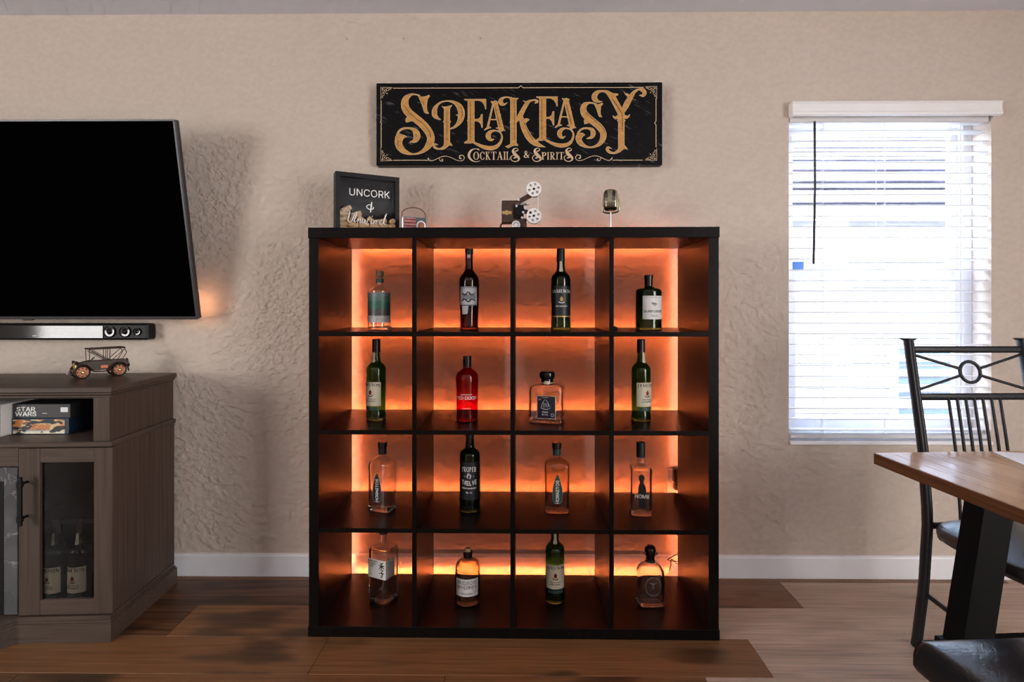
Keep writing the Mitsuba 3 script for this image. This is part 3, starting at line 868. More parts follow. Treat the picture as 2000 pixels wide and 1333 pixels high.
sq = [brush([(-0.016, 0.056, 0.0012), (-0.012, 0.07, 0.002), (0.0, 0.09, 0.0016), (0.012, 0.076, 0.002), (0.02, 0.06, 0.0012)]), brush([(-0.014, 0.058, 0.002), (0.004, 0.053, 0.003), (0.02, 0.058, 0.0012)])]
sq += [brush([(x, 0.06, 0.001), (x + 0.003, 0.069, 0.0022), (x + 0.001, 0.078, 0.001)]) for x in (-0.008, -0.002, 0.004, 0.010)]
sq += [ring2(0.028, 0.033, 0.006, 0.006, 0.0045, 0.0045), sbox(-0.024, 0.088, -0.016, 0.0895), sbox(-0.024, 0.092, -0.016, 0.0935), sbox(-0.012, 0.0965, 0.012, 0.098)]
part(lb, 'emblem', stand(extrude(union_all(sq), 0.0003), -0.0457), 'grey_paper')
part(lb, 'lettering', stand(cat(moved(sans('Single', 0.006, 0.0003), 0.0, 0.041), moved(sans('Barrel', 0.006, 0.0003), 0.0, 0.031)), -0.0457), 'grey_paper')
part(fb, 'neck_cord', cat(tube(spline([(0.0215 * math.sin(a), -0.0215 * math.cos(a), 0.1515 - 0.003 * math.sin(a * 1.0)) for a in np.linspace(0, 2 * PI, 20)], 2), 0.0014, 6), wrap(extrude(Polygon([(-0.014, 0.147), (0.012, 0.144), (0.016, 0.156), (-0.004, 0.158)]), 0.0005), 0.0215, 0, 0.0012)), 'cream_paper')
dup(w1, on_shelf(0.4960, 0.190, Z2, 26), 'green whiskey bottle with cream label below the squat dark gin bottle')

# shelf three
def hornitos(label, M, label_mat, glassy, cap_mat):
    t = thing('tequila_bottle', label, 'bottle', M)
    r = [(0.0, 0.043, 0.033, 6), (0.002, 0.046, 0.0355, 6), (0.007, 0.0472, 0.0365, 6), (0.05, 0.0462, 0.0355, 6), (0.15, 0.0480, 0.0365, 6), (0.172, 0.0495, 0.0372, 6)] + \
        [(z, a, b, p) for z, a, b, p in spline([(0.180, 0.0488, 0.0365, 5.5), (0.189, 0.0425, 0.032, 4.5), (0.199, 0.030, 0.025, 3), (0.208, 0.0185, 0.0175, 2.2), (0.214, 0.0150, 0.0150, 2)], 4)] + [(0.238, 0.0142, 0.0142, 2)]
    part(t, 'glass', glass_body(r, 0.0045, 0.016, 64), glassy, smooth=32)
    part(t, 'neck_wrap', lathe([(0.216, 0.0150), (0.2165, 0.0158), (0.241, 0.0154), (0.242, 0.0145)], 32), cap_mat, smooth=40)
    part(t, 'cap', lathe([(0.242, 0.0168), (0.243, 0.0178), (0.262, 0.0178), (0.264, 0.0168)], 32), 'dark_cap', smooth=40, label='dark screw cap')
    leaf = Polygon(spline([(0, 0.150, ), (0.010, 0.128), (0.0175, 0.098), (0.019, 0.070), (0.013, 0.042), (-0.013, 0.042), (-0.019, 0.070), (-0.0175, 0.098), (-0.010, 0.128)], 5, True))
    lb = part(t, 'label', stand(extrude(leaf, 0.0007), -0.0371), label_mat, label='agave leaf shaped label')
    part(lb, 'lettering', stand(moved(sans('HORNITOS', 0.0122, 0.0003), 0.0062, 0.084, 0, rz=90), -0.0379), 'white_ink', label='vertical HORNITOS lettering')
    part(lb, 'label_edge', stand(extrude(leaf.difference(affinity.scale(leaf, 0.965, 0.985)), 0.0003), -0.0379), 'grey_paper')
    return t


hornitos('clear square-shouldered tequila bottle with a black leaf label', on_shelf(-0.5120, 0.190, Z3, -20), 'dark_label', 'glass_clear', 'dark_label')
pt = thing('whiskey_bottle', 'dark green whiskey bottle with a black label reading PROPER TWELVE', 'bottle', on_shelf(-0.1690, 0.185, Z3))
pp = [(0.0, 0.0365), (0.002, 0.0392), (0.006, 0.0400), (0.215, 0.0400)] + [(z, r) for z, r in spline([(0.222, 0.0395), (0.231, 0.035), (0.238, 0.027), (0.245, 0.0192), (0.254, 0.0172)], 4)] + [(0.285, 0.0150), (0.312, 0.0142)]
part(pt, 'glass', glass_body(round_rings(pp)), 'glass_dark_green', smooth=35)
part(pt, 'cap', lathe([(0.285, 0.0152), (0.2855, 0.0160), (0.323, 0.0152), (0.3245, 0.014)], 32), 'dark_label', smooth=40)
lb = part(pt, 'label', patch(0.0400, 0.088, 0.052, 0.196), 'dark_label', label='black paper label')
part(lb, 'lettering', cat(wrap(extrude(affinity.scale(serif('PROPER', 0.0185, 0.06), 0.62, 1, origin=(0, 0)), 0.0003), 0.04, 0.160, 0.0008)), 'white_ink', label='PROPER lettering')
tw = []
x = -0.030
for ch in 'TWELVE':
    g = sans(ch, 0.017, 0.0003)
    w_ = g.bounds[1][0] - g.bounds[0][0]
    g.vertices[:, 0] *= 0.0085 / max(w_, 0.006)
    tw.append(moved(g, x + 0.005, -0.004 * (1 - ((x + 0.005) / 0.03) ** 2)))
    x += 0.0102
part(lb, 'lettering', wrap(cat(*tw), 0.04, 0.112, 0.0008), 'white_ink', label='TWELVE lettering')
part(lb, 'lettering', cat(wrap(sans('IRISH WHISKEY', 0.0055, 0.0003), 0.04, 0.094, 0.0008), wrap(sans('No. 12', 0.0055, 0.0003), 0.04, 0.078, 0.0008)), 'white_ink')
lion = [brush([(-0.004, 0.136, 0.004), (-0.007, 0.142, 0.006), (-0.003, 0.149, 0.007), (0.004, 0.148, 0.006), (0.006, 0.141, 0.005), (0.003, 0.134, 0.004)]), brush([(0.0, 0.152, 0.003), (-0.004, 0.155, 0.002)]), brush([(-0.02, 0.142, 0.001), (-0.014, 0.1425, 0.0018)]), brush([(0.014, 0.1425, 0.0018), (0.02, 0.142, 0.001)])]
part(lb, 'emblem', wrap(extrude(union_all(lion), 0.0003), 0.04, 0, 0.0008), 'grey_paper')
hornitos('clear square-shouldered tequila bottle with a dark green leaf label', on_shelf(0.1690, 0.185, Z3, 0), 'green_label', 'glass_amber', 'green_label')

ho = thing('vodka_bottle', 'slim clear square bottle with a tall black cap and black silhouette label', 'bottle', on_shelf(0.4895, 0.165, Z3, -8))
hr = [(0.0, 0.036, 0.036, 5), (0.002, 0.0392, 0.0392, 5), (0.007, 0.0405, 0.0405, 5), (0.160, 0.0405, 0.0405, 5), (0.163, 0.0400, 0.0400, 5), (0.166, 0.0425, 0.0425, 4), (0.173, 0.0425, 0.0425, 4)] + [(z, a, b, p) for z, a, b, p in spline([(0.176, 0.041, 0.041, 4), (0.184, 0.029, 0.029, 3), (0.193, 0.0195, 0.0195, 2.3), (0.205, 0.0160, 0.0160, 2)], 4)] + [(0.255, 0.0145, 0.0145, 2)]
part(ho, 'glass', glass_body(hr, 0.005, 0.018, 64), 'glass_clear', smooth=32)
part(ho, 'cap', lathe([(0.215, 0.0150), (0.2155, 0.0162), (0.270, 0.0162), (0.272, 0.015)], 32), 'dark_label', smooth=40, label='tall black cap')
fig = union_all([affinity.translate(affinity.scale(Point(0, 0).buffer(0.011, 16), 1.0, 1.1), 0.0, 0.146), brush([(0, 0.14, 0.012), (0.001, 0.125, 0.014), (0.002, 0.11, 0.026), (0.003, 0.09, 0.030), (0.004, 0.07, 0.03), (0.004, 0.045, 0.028)])])
part(ho, 'label', stand(extrude(fig, 0.0006), -0.0407), 'dark_label', label='black silhouette label')
part(ho, 'lettering', stand(moved(sans('HOME', 0.0135, 0.0004), 0.002, 0.070), -0.0415), 'white_ink')

# shelf four (bottom)
tk = thing('whiskey_bottle', 'tall clear square bottle with a white label bearing one brushed character', 'bottle', on_shelf(-0.5075, 0.190, Z4, -24))
tr = [(0.0, 0.038, 0.038, 9), (0.002, 0.0410, 0.0410, 9), (0.006, 0.0420, 0.0420, 9), (0.198, 0.0420, 0.0420, 9), (0.203, 0.0412, 0.0412, 9), (0.206, 0.0385, 0.0385, 8), (0.212, 0.0215, 0.0215, 3), (0.215, 0.0170, 0.0170, 2), (0.219, 0.0155, 0.0155, 2), (0.262, 0.0148, 0.0148, 2)]
part(tk, 'glass', glass_body(tr, 0.0045, 0.017, 72), 'glass_clear', smooth=28)
part(tk, 'cap', lathe([(0.256, 0.0152), (0.2565, 0.0166), (0.279, 0.0166), (0.2805, 0.0155)], 32), 'dark_label', smooth=40)
lp = bx(-0.0415, 0.0424, -0.0427, -0.0420, 0.098, 0.170)
lp2 = bx(0.0420, 0.0427, -0.0420, 0.012, 0.098, 0.170)
lb = part(tk, 'label', cat(lp, lp2), 'white_paper', label='white wraparound label')
ki = [brush([(0.030, 0.163, 0.003), (0.024, 0.158, 0.0035), (0.014, 0.155, 0.002)]), brush([(0.010, 0.149, 0.002), (0.022, 0.150, 0.0045), (0.036, 0.151, 0.003)]), brush([(0.023, 0.160, 0.003), (0.023, 0.147, 0.0045), (0.022, 0.138, 0.003)]), brush([(0.022, 0.149, 0.004), (0.016, 0.142, 0.0035), (0.009, 0.137, 0.0015)]), brush([(0.023, 0.149, 0.0035), (0.030, 0.143, 0.004), (0.037, 0.139, 0.002)]),
      brush([(0.015, 0.134, 0.002), (0.024, 0.135, 0.0035), (0.030, 0.133, 0.003), (0.023, 0.127, 0.003)]), brush([(0.023, 0.127, 0.003), (0.026, 0.117, 0.0035), (0.024, 0.106, 0.004), (0.018, 0.108, 0.002)]), brush([(0.012, 0.120, 0.002), (0.024, 0.122, 0.0035), (0.035, 0.121, 0.0025)])]
part(lb, 'character', stand(extrude(union_all(ki), 0.0003), -0.0427), 'black_ink', label='brushed black character')
part(lb, 'lettering', stand(cat(moved(sans('SUNTORY', 0.0072, 0.0003), -0.019, 0.158), moved(sans('WHISKY', 0.0072, 0.0003), -0.0215, 0.1485), moved(sans('TOKI', 0.0072, 0.0003), -0.0275, 0.139)), -0.0427), 'black_ink')

hb = thing('whiskey_bottle', 'short round-shouldered bottle with a beige handwritten label and cork stopper', 'bottle', on_shelf(-0.1770, 0.180, Z4))
hp = [(0.0, 0.043), (0.002, 0.0465), (0.008, 0.0490), (0.115, 0.0490)] + [(z, r) for z, r in spline([(0.128, 0.0485), (0.142, 0.0455), (0.155, 0.037), (0.163, 0.0245), (0.168, 0.0170), (0.173, 0.0155)], 4)] + [(0.186, 0.0150)]
part(hb, 'glass', glass_body(round_rings(hp), 0.005, 0.014), 'glass_amber', smooth=35)
part(hb, 'neck_wrap', lathe([(0.170, 0.0158), (0.171, 0.0172), (0.184, 0.0176), (0.1865, 0.0185), (0.192, 0.0185), (0.193, 0.017)], 32), 'dark_cap', smooth=40, label='dark wax neck')
part(hb, 'stopper', lathe([(0.192, 0.0115), (0.202, 0.0118), (0.205, 0.010)], 28), 'cork', smooth=40, label='pale cork stopper')
lb = part(hb, 'label', patch(0.0490, 0.098, 0.040, 0.106), 'white_paper', label='beige paper label')
part(lb, 'lettering', cat(wrap(sans('HUDSON', 0.013, 0.0003, False), 0.049, 0.086, 0.0008), wrap(sans('WHISKEY', 0.0125, 0.0003, False), 0.049, 0.069, 0.0008), wrap(sans('BABY BOURBON', 0.0042, 0.0003), 0.049, 0.049, 0.0008)), 'black_ink')
dup(w1, on_shelf(0.1620, 0.195, Z4, 0), 'green whiskey bottle with cream label on the bottom shelf')

pb = thing('tequila_bottle', 'squat clear tequila bottle with a large round brown stopper', 'bottle', on_shelf(0.5280, 0.175, Z4, 4))
pr_ = [(0.0, 0.044, 0.032, 4.5), (0.002, 0.0475, 0.035, 4.5), (0.008, 0.0500, 0.037, 4.5), (0.06, 0.0512, 0.038, 4.2)] + [(z, a, b, p) for z, a, b, p in spline([(0.10, 0.0512, 0.038, 4), (0.125, 0.0485, 0.036, 3.6), (0.143, 0.040, 0.031, 3), (0.156, 0.025, 0.023, 2.3), (0.163, 0.0172, 0.0172, 2)], 4)] + [(0.182, 0.0165, 0.0165, 2)]
part(pb, 'glass', glass_body(pr_, 0.005, 0.014, 64), 'glass_clear', smooth=35)
part(pb, 'stopper', lathe([(0.172, 0.0150), (0.184, 0.0165), (0.186, 0.0185)] + [(z, r) for z, r in spline([(0.190, 0.0192), (0.203, 0.0212), (0.215, 0.0188), (0.222, 0.0115), (0.224, 0.004)], 3)], 32), 'dark_cap', smooth=40, label='round brown cork stopper')
part(pb, 'ribbon', cat(tube(spline([(-0.018, -0.004, 0.186), (-0.023, -0.006, 0.192), (-0.026, -0.006, 0.199)], 4), 0.0022, 6), tube(spline([(0.018, -0.004, 0.186), (0.025, -0.006, 0.190), (0.026, -0.006, 0.196), (0.021, -0.005, 0.192)], 4), 0.0018, 6), lathe([(0.160, 0.0176), (0.1605, 0.0184), (0.166, 0.0182), (0.1665, 0.017)], 28)), 'green_label')
em = union_all([ring2(0, 0.082, 0.030, 0.036, 0.028, 0.034), brush([(-0.014, 0.098, 0.001), (-0.006, 0.092, 0.004), (0, 0.088, 0.005), (0.006, 0.092, 0.004), (0.014, 0.098, 0.001)]), brush([(0, 0.094, 0.005), (0, 0.08, 0.007), (0, 0.07, 0.002)])])
part(pb, 'emblem', stand(extrude(em, 0.0006), -0.0378), 'steel', label='raised round emblem')

# ------------------------------------------------------------------ outlet, adapter and cable behind the shelf
oc = thing('wall_outlet', 'pale outlet plate on the wall seen through the third shelf at right', 'outlet', M4((0.690, WY, 0.414)))
part(oc, 'plate', bx(-0.036, 0.036, -0.006, 0.0, -0.058, 0.058, 0.002), 'white_vinyl')
for z in (-0.02, 0.02):
    part(oc, 'socket', bx(-0.017, 0.017, -0.008, -0.005, z - 0.014, z + 0.014, 0.002), 'white_paint')
ad = thing('power_adapter', 'black plug adapter in the outlet behind the shelf', 'adapter', M4((0.690, WY - 0.0082, 0.452)))
part(ad, 'body', bx(-0.014, 0.03, -0.034, 0.0, -0.03, 0.032, 0.004), 'black')
part(ad, 'plug', bx(-0.012, 0.02, -0.028, 0.0, -0.062, -0.036, 0.004), 'black')
cb = spline([(0.735, 2.392, 0.345), (0.705, 2.395, 0.30), (0.665, 2.39, 0.24), (0.70, 2.39, 0.185), (0.73, 2.392, 0.15), (0.70, 2.385, 0.125), (0.665, 2.378, 0.108), (0.645, 2.374, 0.096), (0.672, 2.376, 0.090), (0.725, 2.378, 0.086), (0.735, 2.38, 0.078), (0.69, 2.378, 0.076), (0.662, 2.376, 0.098), (0.658, 2.376, 0.072), (0.652, 2.374, 0.05)], 5)
single('power_cable', tube(cb, 0.0016, 6), 'cable_dark', 'thin dark cable looping down the wall behind the bottom right cube', 'cable', smooth=40)

# ------------------------------------------------------------------ things on top of the shelf
ZT = 1.465
FM = M4((-0.7150, 2.176, ZT), 27.3)
fr = thing('shadow_box_frame', 'black shadow box frame holding corks, lettered UNCORK and Unwind', 'picture frame', FM)
FW, FH, FD, FB = 0.255, 0.252, 0.05, 0.017
ff = sbox(0, 0, FW, FH).difference(sbox(FB, FB, FW - FB, FH - FB))
part(fr, 'frame', moved(stand(extrude(ff, FD)), 0, FD, 0), 'black')
part(fr, 'back_panel', bx(FB - 0.002, FW - FB + 0.002, FD - 0.008, FD - 0.004, FB - 0.002, FH - FB + 0.002), 'frame_back')
pn = part(fr, 'pane', rect_y(FB, FW - FB, FB, FH - FB, 0.010), 'frame_glass')
part(pn, 'lettering', stand(moved(sans('UNCORK', 0.0285, 0.0005, False), 0.136, 0.163), 0.0095), 'white_ink', label='UNCORK lettering')
am = union_all([brush([(0.1435, 0.140, 0.005), (0.141, 0.122, 0.0055), (0.1385, 0.102, 0.005)]), brush([(0.1405, 0.128, 0.003), (0.132, 0.131, 0.003), (0.1225, 0.123, 0.004), (0.129, 0.1145, 0.004), (0.140, 0.112, 0.004), (0.150, 0.117, 0.004), (0.1505, 0.122, 0.003)])])
part(pn, 'ampersand', stand(extrude(am, 0.0005), 0.0095), 'white_ink')


def uw(pts, s=1.0):
    return brush([(0.0085 + (a / 10.25 + 640 - 654.6) * 0.00205 * 1.0, (b0 * 0 + (1255 - b) / 10.25) * 0.00212 - (a / 10.25 + 640 - 654.6) * 0.0, w * 0.00021) for (a, b, w), b0 in ((q, 0) for q in pts)])


un = [[(385, 905, 8), (420, 885, 12), (445, 900, 14), (425, 990, 26), (405, 1070, 26), (430, 1110, 18), (480, 1090, 14), (520, 1000, 20), (560, 920, 12), (585, 915, 10), (560, 1000, 24), (530, 1090, 24), (550, 1110, 14), (600, 1060, 12)],
      [(600, 1060, 12), (610, 1040, 14), (600, 1120, 20)], [(600, 1110, 12), (640, 1040, 16), (660, 1050, 20), (645, 1120, 22), (680, 1120, 12)],
      [(700, 1040, 14), (690, 1120, 20), (720, 1130, 14), (750, 1060, 20), (745, 1130, 20), (775, 1150, 18), (810, 1060, 14), (850, 1050, 10)], [(880, 1060, 14), (868, 1140, 20), (900, 1140, 10)], [(890, 1000, 16), (895, 990, 14)],
      [(930, 1070, 14), (915, 1150, 20)], [(918, 1140, 12), (960, 1075, 14), (980, 1090, 20), (965, 1150, 20), (1000, 1150, 10)],
      [(1110, 1080, 10), (1070, 1075, 14), (1040, 1120, 20), (1065, 1160, 18), (1120, 1110, 14), (1165, 1000, 16), (1185, 950, 10), (1165, 960, 12), (1130, 1070, 22), (1130, 1155, 20), (1175, 1150, 10)]]


def uwz(pts):
    out = []
    for a, b, w in pts:
        u = a / 10.25 + 640
        v = b / 10.25 + 325
        f = (u - 654.6) / 124.4
        f = f * 2.183 / (2.298 - f * (2.298 - 2.183))      # share of the frame's width
        d = 2.183 + (2.298 - 2.183) * f
        out.append((f * FW, 1.19 + (595 - v) * d / 1081 - ZT, w * 0.00019))
    return brush(out, 6)


part(pn, 'lettering', stand(extrude(union_all([uwz(q) for q in un]), 0.0005), 0.0095), 'white_ink', label='Unwind in flowing script')
ck = lathe([(0, 0.0095), (0.001, 0.0105), (0.039, 0.0105), (0.040, 0.0095)], 18)
ckp = mikit.ply(ck, 'cork', smooth=40)
corks = [(x, z + 0.0205, a, end) for x, z, a, end in ((0.030, 0.0275, 8, 0), (0.0725, 0.0275, 172, 0), (0.115, 0.0275, 5, 0), (0.158, 0.0275, -4, 0), (0.200, 0.0275, 3, 0), (0.2285, 0.0275, 90, 1), (0.032, 0.0480, 20, 0), (0.070, 0.0500, 62, 0), (0.108, 0.0485, -38, 0), (0.147, 0.0475, -40, 0), (0.187, 0.0478, 12, 0), (0.2285, 0.0485, 90, 1), (0.038, 0.0690, -8, 0), (0.046, 0.0885, 30, 0), (0.085, 0.0700, 20, 0))]
corks += [(0.0385 + 0.0425 * k, 0.0277, 0, 0) for k in range(5)]
CL = ['first cork from the left in the lower visible row', 'second cork from the left in the lower visible row', 'third cork from the left in the lower visible row', 'fourth cork from the left in the lower visible row', 'fifth cork from the left in the lower visible row', 'dark cork lying end-on at the bottom right corner', 'first cork from the left in the middle row', 'steeply tilted cork second from the left in the middle row', 'tilted cork third from the left in the middle row', 'tilted cork fourth from the left in the middle row', 'flat-lying cork fifth in the middle row', 'cork lying end-on above the bottom right one', 'left cork of the upper row', 'topmost cork of the pile at left', 'cork right of the topmost one, behind the script'] + ['cork number %s from the left along the frame floor' % w for w in ('one', 'two', 'three', 'four', 'five')]
for ci, (x, z, a, end) in enumerate(corks):
    k = numbered('wine_cork')
    R = T().rotate([1, 0, 0], 90) if end else T().rotate([0, 1, 0], 90 - a)
    place[k] = FM @ T().translate([x, 0.037 if end else 0.026, z]) @ R @ T().translate([0, 0, 0.0 if end else -0.02])
    scene[k] = {**ckp, 'to_world': place[k]}
    labels[k] = {'label': 'in the shadow frame, ' + CL[ci], 'category': 'cork', 'group': 'corks in the shadow box'}

RM = M4((-0.458, 2.205, ZT), 22) @ T().scale([1.0, 1.0, 1.11])
ra = thing('toy_radio', 'small retro radio with striped grille and copper dial beside the frame', 'radio', RM)
part(ra, 'case', bx(0, 0.100, 0, 0.036, 0, 0.072, 0.005), 'radio_trim')
part(ra, 'face', bx(0.004, 0.096, -0.0012, 0.002, 0.004, 0.068, 0.001), 'radio_face')
gr = part(ra, 'grille', bx(0.007, 0.054, -0.0030, -0.0010, 0.006, 0.066, 0.0006), 'radio_grille')
for k in range(5):
    part(gr, 'grille_bar', bx(0.008, 0.053, -0.0052, -0.0028, 0.011 + 0.0115 * k, 0.0155 + 0.0115 * k, 0.0008), 'red_ink')
di = part(ra, 'dial', moved(lathe([(0, 0.0195), (0.002, 0.0195), (0.003, 0.0175)], 32), 0.0755, -0.001, 0.038, rx=90), 'radio_trim', smooth=40, label='round copper dial')
part(di, 'dial_centre', moved(lathe([(0.003, 0.0135), (0.004, 0.0135), (0.0055, 0.010), (0.006, 0.003)], 28), 0.0755, -0.001, 0.038, rx=90), 'copper', smooth=40)
part(ra, 'handle', tube(spline([(0.001, 0.018, 0.066), (0.004, 0.018, 0.088), (0.022, 0.018, 0.101), (0.050, 0.018, 0.106), (0.078, 0.018, 0.101), (0.095, 0.018, 0.088), (0.099, 0.018, 0.066)], 5), 0.0021, 8), 'wood_cap', smooth=40)

PM = M4((-0.016, 2.185, ZT + 0.018), 0)
pj = thing('model_projector', 'brown vintage film projector model with two white reels on the shelf top', 'projector', PM)


def reel(x, z, r, y, holes, ro, rh, t=0.003):
    p = Point(0, 0).buffer(r, 32)
    for k in range(holes):
        a = k * 2 * PI / holes + 0.26
        p = p.difference(Point(ro * math.cos(a), ro * math.sin(a)).buffer(rh, 10))
    return moved(stand(extrude(p, t)), x, y, z)


def spoked(x, z, r, y):
    p = ring2(0, 0, r, r, r * 0.78, r * 0.78)
    for k in range(5):
        p = p.union(affinity.rotate(sbox(-r * 0.85, -r * 0.09, r * 0.85, r * 0.09), k * 36, origin=(0, 0)))
    return moved(stand(extrude(p.union(Point(0, 0).buffer(r * 0.28)), 0.003)), x, y, z)


part(pj, 'housing', bx(-0.044, 0.020, -0.01, 0.04, 0.028, 0.116, 0.003), 'brown_leather')
pl = part(pj, 'brass_plate', stand(extrude(union_all([sbox(-0.042, 0.062, -0.005, 0.074), Point(-0.024, 0.068).buffer(0.0095)]), 0.0015), -0.010), 'brass')
part(pj, 'gearbox', cat(bx(0.002, 0.042, -0.016, 0.02, 0.044, 0.100, 0.003), cyl((0.024, -0.022, 0.07), (0.024, 0.02, 0.07), 0.016, 20)), 'black')
part(pj, 'arm', moved(bx(-0.012, 0.046, -0.010, 0.004, -0.008, 0.010, 0.002), 0.030, 0.0, 0.115, ry=-28), 'brown_leather')
part(pj, 'lower_arm', moved(bx(-0.01, 0.05, -0.008, 0.004, -0.008, 0.008, 0.002), 0.035, 0.0, 0.083, ry=32), 'brown_leather')
part(pj, 'pedestal', loft([(-0.018, 0.030, 0.024, 4), (-0.010, 0.030, 0.024, 4), (-0.004, 0.022, 0.018, 4), (0.045, 0.019, 0.016, 4)], 32).apply_translation((0.034, 0.008, 0)), 'brown_leather', smooth=40)
part(pj, 'support_leg', tube(spline([(-0.038, 0.02, 0.035), (-0.049, 0.02, 0.02), (-0.049, 0.02, -0.018)], 4), 0.0032, 8), 'black')
for z, nm in ((0.158, 'film_reel'), (0.053, 'film_reel')):
    rl = part(pj, nm, cat(reel(0.082, z, 0.0295, -0.022, 6, 0.0185, 0.0054), cyl((0.082, -0.026, z), (0.082, 0.004, z), 0.004, 14)), 'white_paint', label='white reel with six holes')
    part(rl, 'reel_back', reel(0.082, z, 0.0295, 0.002, 6, 0.0185, 0.0054), 'steel')
    part(rl, 'hub', cyl((0.082, -0.0285, z), (0.082, -0.024, z), 0.0042, 12), 'black')
part(pj, 'film_strip', bx(0.098, 0.1005, -0.016, -0.004, 0.06, 0.155), 'white_paint')
part(pj, 'crank_wheel', spoked(0.012, 0.0175, 0.0165, -0.024), 'white_paint', label='small white spoked wheel')
part(pj, 'lens', cyl((0.030, -0.012, 0.098), (0.062, -0.012, 0.104), 0.0055, 14), 'chrome', smooth=40)
for x, z in ((0.058, 0.103), (0.014, 0.092), (0.022, 0.116), (0.048, 0.082), (0.040, 0.067), (0.036, 0.046)):
    part(pj, 'knob', cyl((x, -0.026, z), (x, -0.012, z), 0.005, 14), 'chrome', smooth=40)

MM = M4((0.370, 2.190, ZT + 0.030), -16)
mc = thing('model_microphone', 'small champagne metal vintage microphone on a thin stand on the shelf top', 'microphone', MM)
hd = loft([(z, a, b, p) for z, a, b, p in spline([(0.064, 0.012, 0.010, 2.5), (0.067, 0.022, 0.019, 3), (0.078, 0.029, 0.025, 3.2), (0.100, 0.0305, 0.026, 3.2), (0.125, 0.029, 0.025, 3.2), (0.142, 0.024, 0.021, 3), (0.148, 0.014, 0.012, 2.5)], 5)], 48)
hq = part(mc, 'head', hd, 'champagne', smooth=50)
for k in range(9):
    z = 0.102 + 0.0046 * k
    w = 0.0135 - max(0, k - 6) * 0.002
    for s in (-1, 1):
        part(hq, 'grille_slot', bx(s * 0.0155 - w / 2, s * 0.0155 + w / 2, -0.0272 + max(0, k - 5) * 0.0012, -0.022, z, z + 0.0021, 0.0005), 'black')
for k in range(7):
    x = -0.0185 + 0.0062 * k
    part(hq, 'grille_slot', bx(x - 0.0011, x + 0.0011, -0.0266, -0.021, 0.074, 0.096, 0.0005), 'black')
part(mc, 'yoke', tube(spline([(0.031, 0.004, 0.110), (0.033, 0.004, 0.085), (0.030, 0.004, 0.064), (0.015, 0.004, 0.058), (0, 0.004, 0.057), (-0.015, 0.004, 0.058), (-0.030, 0.004, 0.064), (-0.033, 0.004, 0.08)], 5), 0.0034, 10), 'champagne', smooth=50)
part(mc, 'stand', cat(cyl((0, 0.004, -0.026), (0, 0.004, 0.06), 0.0042, 14), lathe([(-0.030, 0.026), (-0.027, 0.026), (-0.024, 0.006)], 32)), 'chrome', smooth=40)

# ------------------------------------------------------------------ sign
SX, SZ, SY = -0.6055, 1.789, WY - 0.044
SC = 1.0 / 454.6
sg = thing('wall_sign', 'long black SPEAKEASY sign in gold letters hanging above the shelf', 'sign', M4((SX, SY, SZ)))
part(sg, 'board', bx(0, 1.228, 0, 0.044, 0, 0.354, 0.0015), 'sign_board')


def P2(ox, oy, s):
    return lambda x, y: (((ox + x / s) - 734.5) * SC, (322.5 - (oy + y / s)) * SC)


def letter(f, s, strokes=(), polys=(), inl=()):
    g = [brush([(*f(x, y), w / s * SC) for x, y, w in st], 7) for st in strokes]
    g += [Polygon([f(x, y) for x, y in p]).buffer(0.0006).buffer(0) for p in polys]
    shape = union_all(g).buffer(0.0009).buffer(-0.0009).simplify(0.00018)
    k = part(sg, 'letter', stand(extrude(shape, 0.0012)), 'sign_pale')
    inner = shape.buffer(-0.0018)
    if not inner.is_empty:
        part(k, 'gold_fill', stand(extrude(inner.simplify(0.00018), 0.0006), -0.0012), 'sign_gold')
    if inl:
        part(k, 'inline', stand(extrude(union_all([brush([(*f(x, y), w / s * SC) for x, y, w in st], 6) for st in inl]), 0.0004), -0.0018), 'black_ink')


f1, f2, f3, f4, f5 = P2(760, 170, 9.52), P2(900, 170, 9.52), P2(1030, 170, 9.52), P2(1120, 165, 7.84), P2(900, 280, 8.333)


def R_(x0, x1, y0, y1):
    return [(x0, y0), (x1, y0), (x1, y1), (x0, y1)]


# S
letter(f1, 9.52, [[(560, 150, 25), (450, 128, 32), (380, 150, 60), (310, 210, 110), (287, 300, 140), (305, 390, 150), (370, 480, 150), (480, 570, 150), (600, 670, 150), (700, 780, 150), (765, 900, 145), (770, 1000, 140), (720, 1100, 110), (640, 1180, 70), (540, 1230, 40), (430, 1245, 32), (320, 1215, 75), (230, 1155, 115), (175, 1060, 138), (172, 970, 132), (190, 915, 100)],
                  [(120, 940, 30), (180, 820, 40), (260, 768, 42), (370, 762, 36), (460, 795, 75), (508, 865, 125), (510, 940, 120), (465, 1000, 70), (375, 1020, 10)]],
       [[(530, 150), (600, 178), (690, 165), (740, 140), (757, 165), (715, 220), (698, 330), (705, 430), (738, 488), (690, 490), (650, 462), (610, 330), (565, 220)], [(310, 575), (330, 555), (400, 545), (480, 570), (500, 640), (420, 625), (360, 640), (315, 655), (303, 610)], [(150, 950), (180, 895), (240, 880), (290, 895), (325, 925), (290, 930), (255, 965), (240, 1010)]],
       [[(280, 345, 7), (370, 465, 9), (500, 580, 9), (640, 690, 9), (730, 800, 8), (768, 900, 12), (768, 940, 5)], [(640, 260, 10), (645, 340, 5)], [(165, 990, 8), (160, 1060, 10), (175, 1110, 5)], [(500, 870, 8), (505, 920, 8)]])
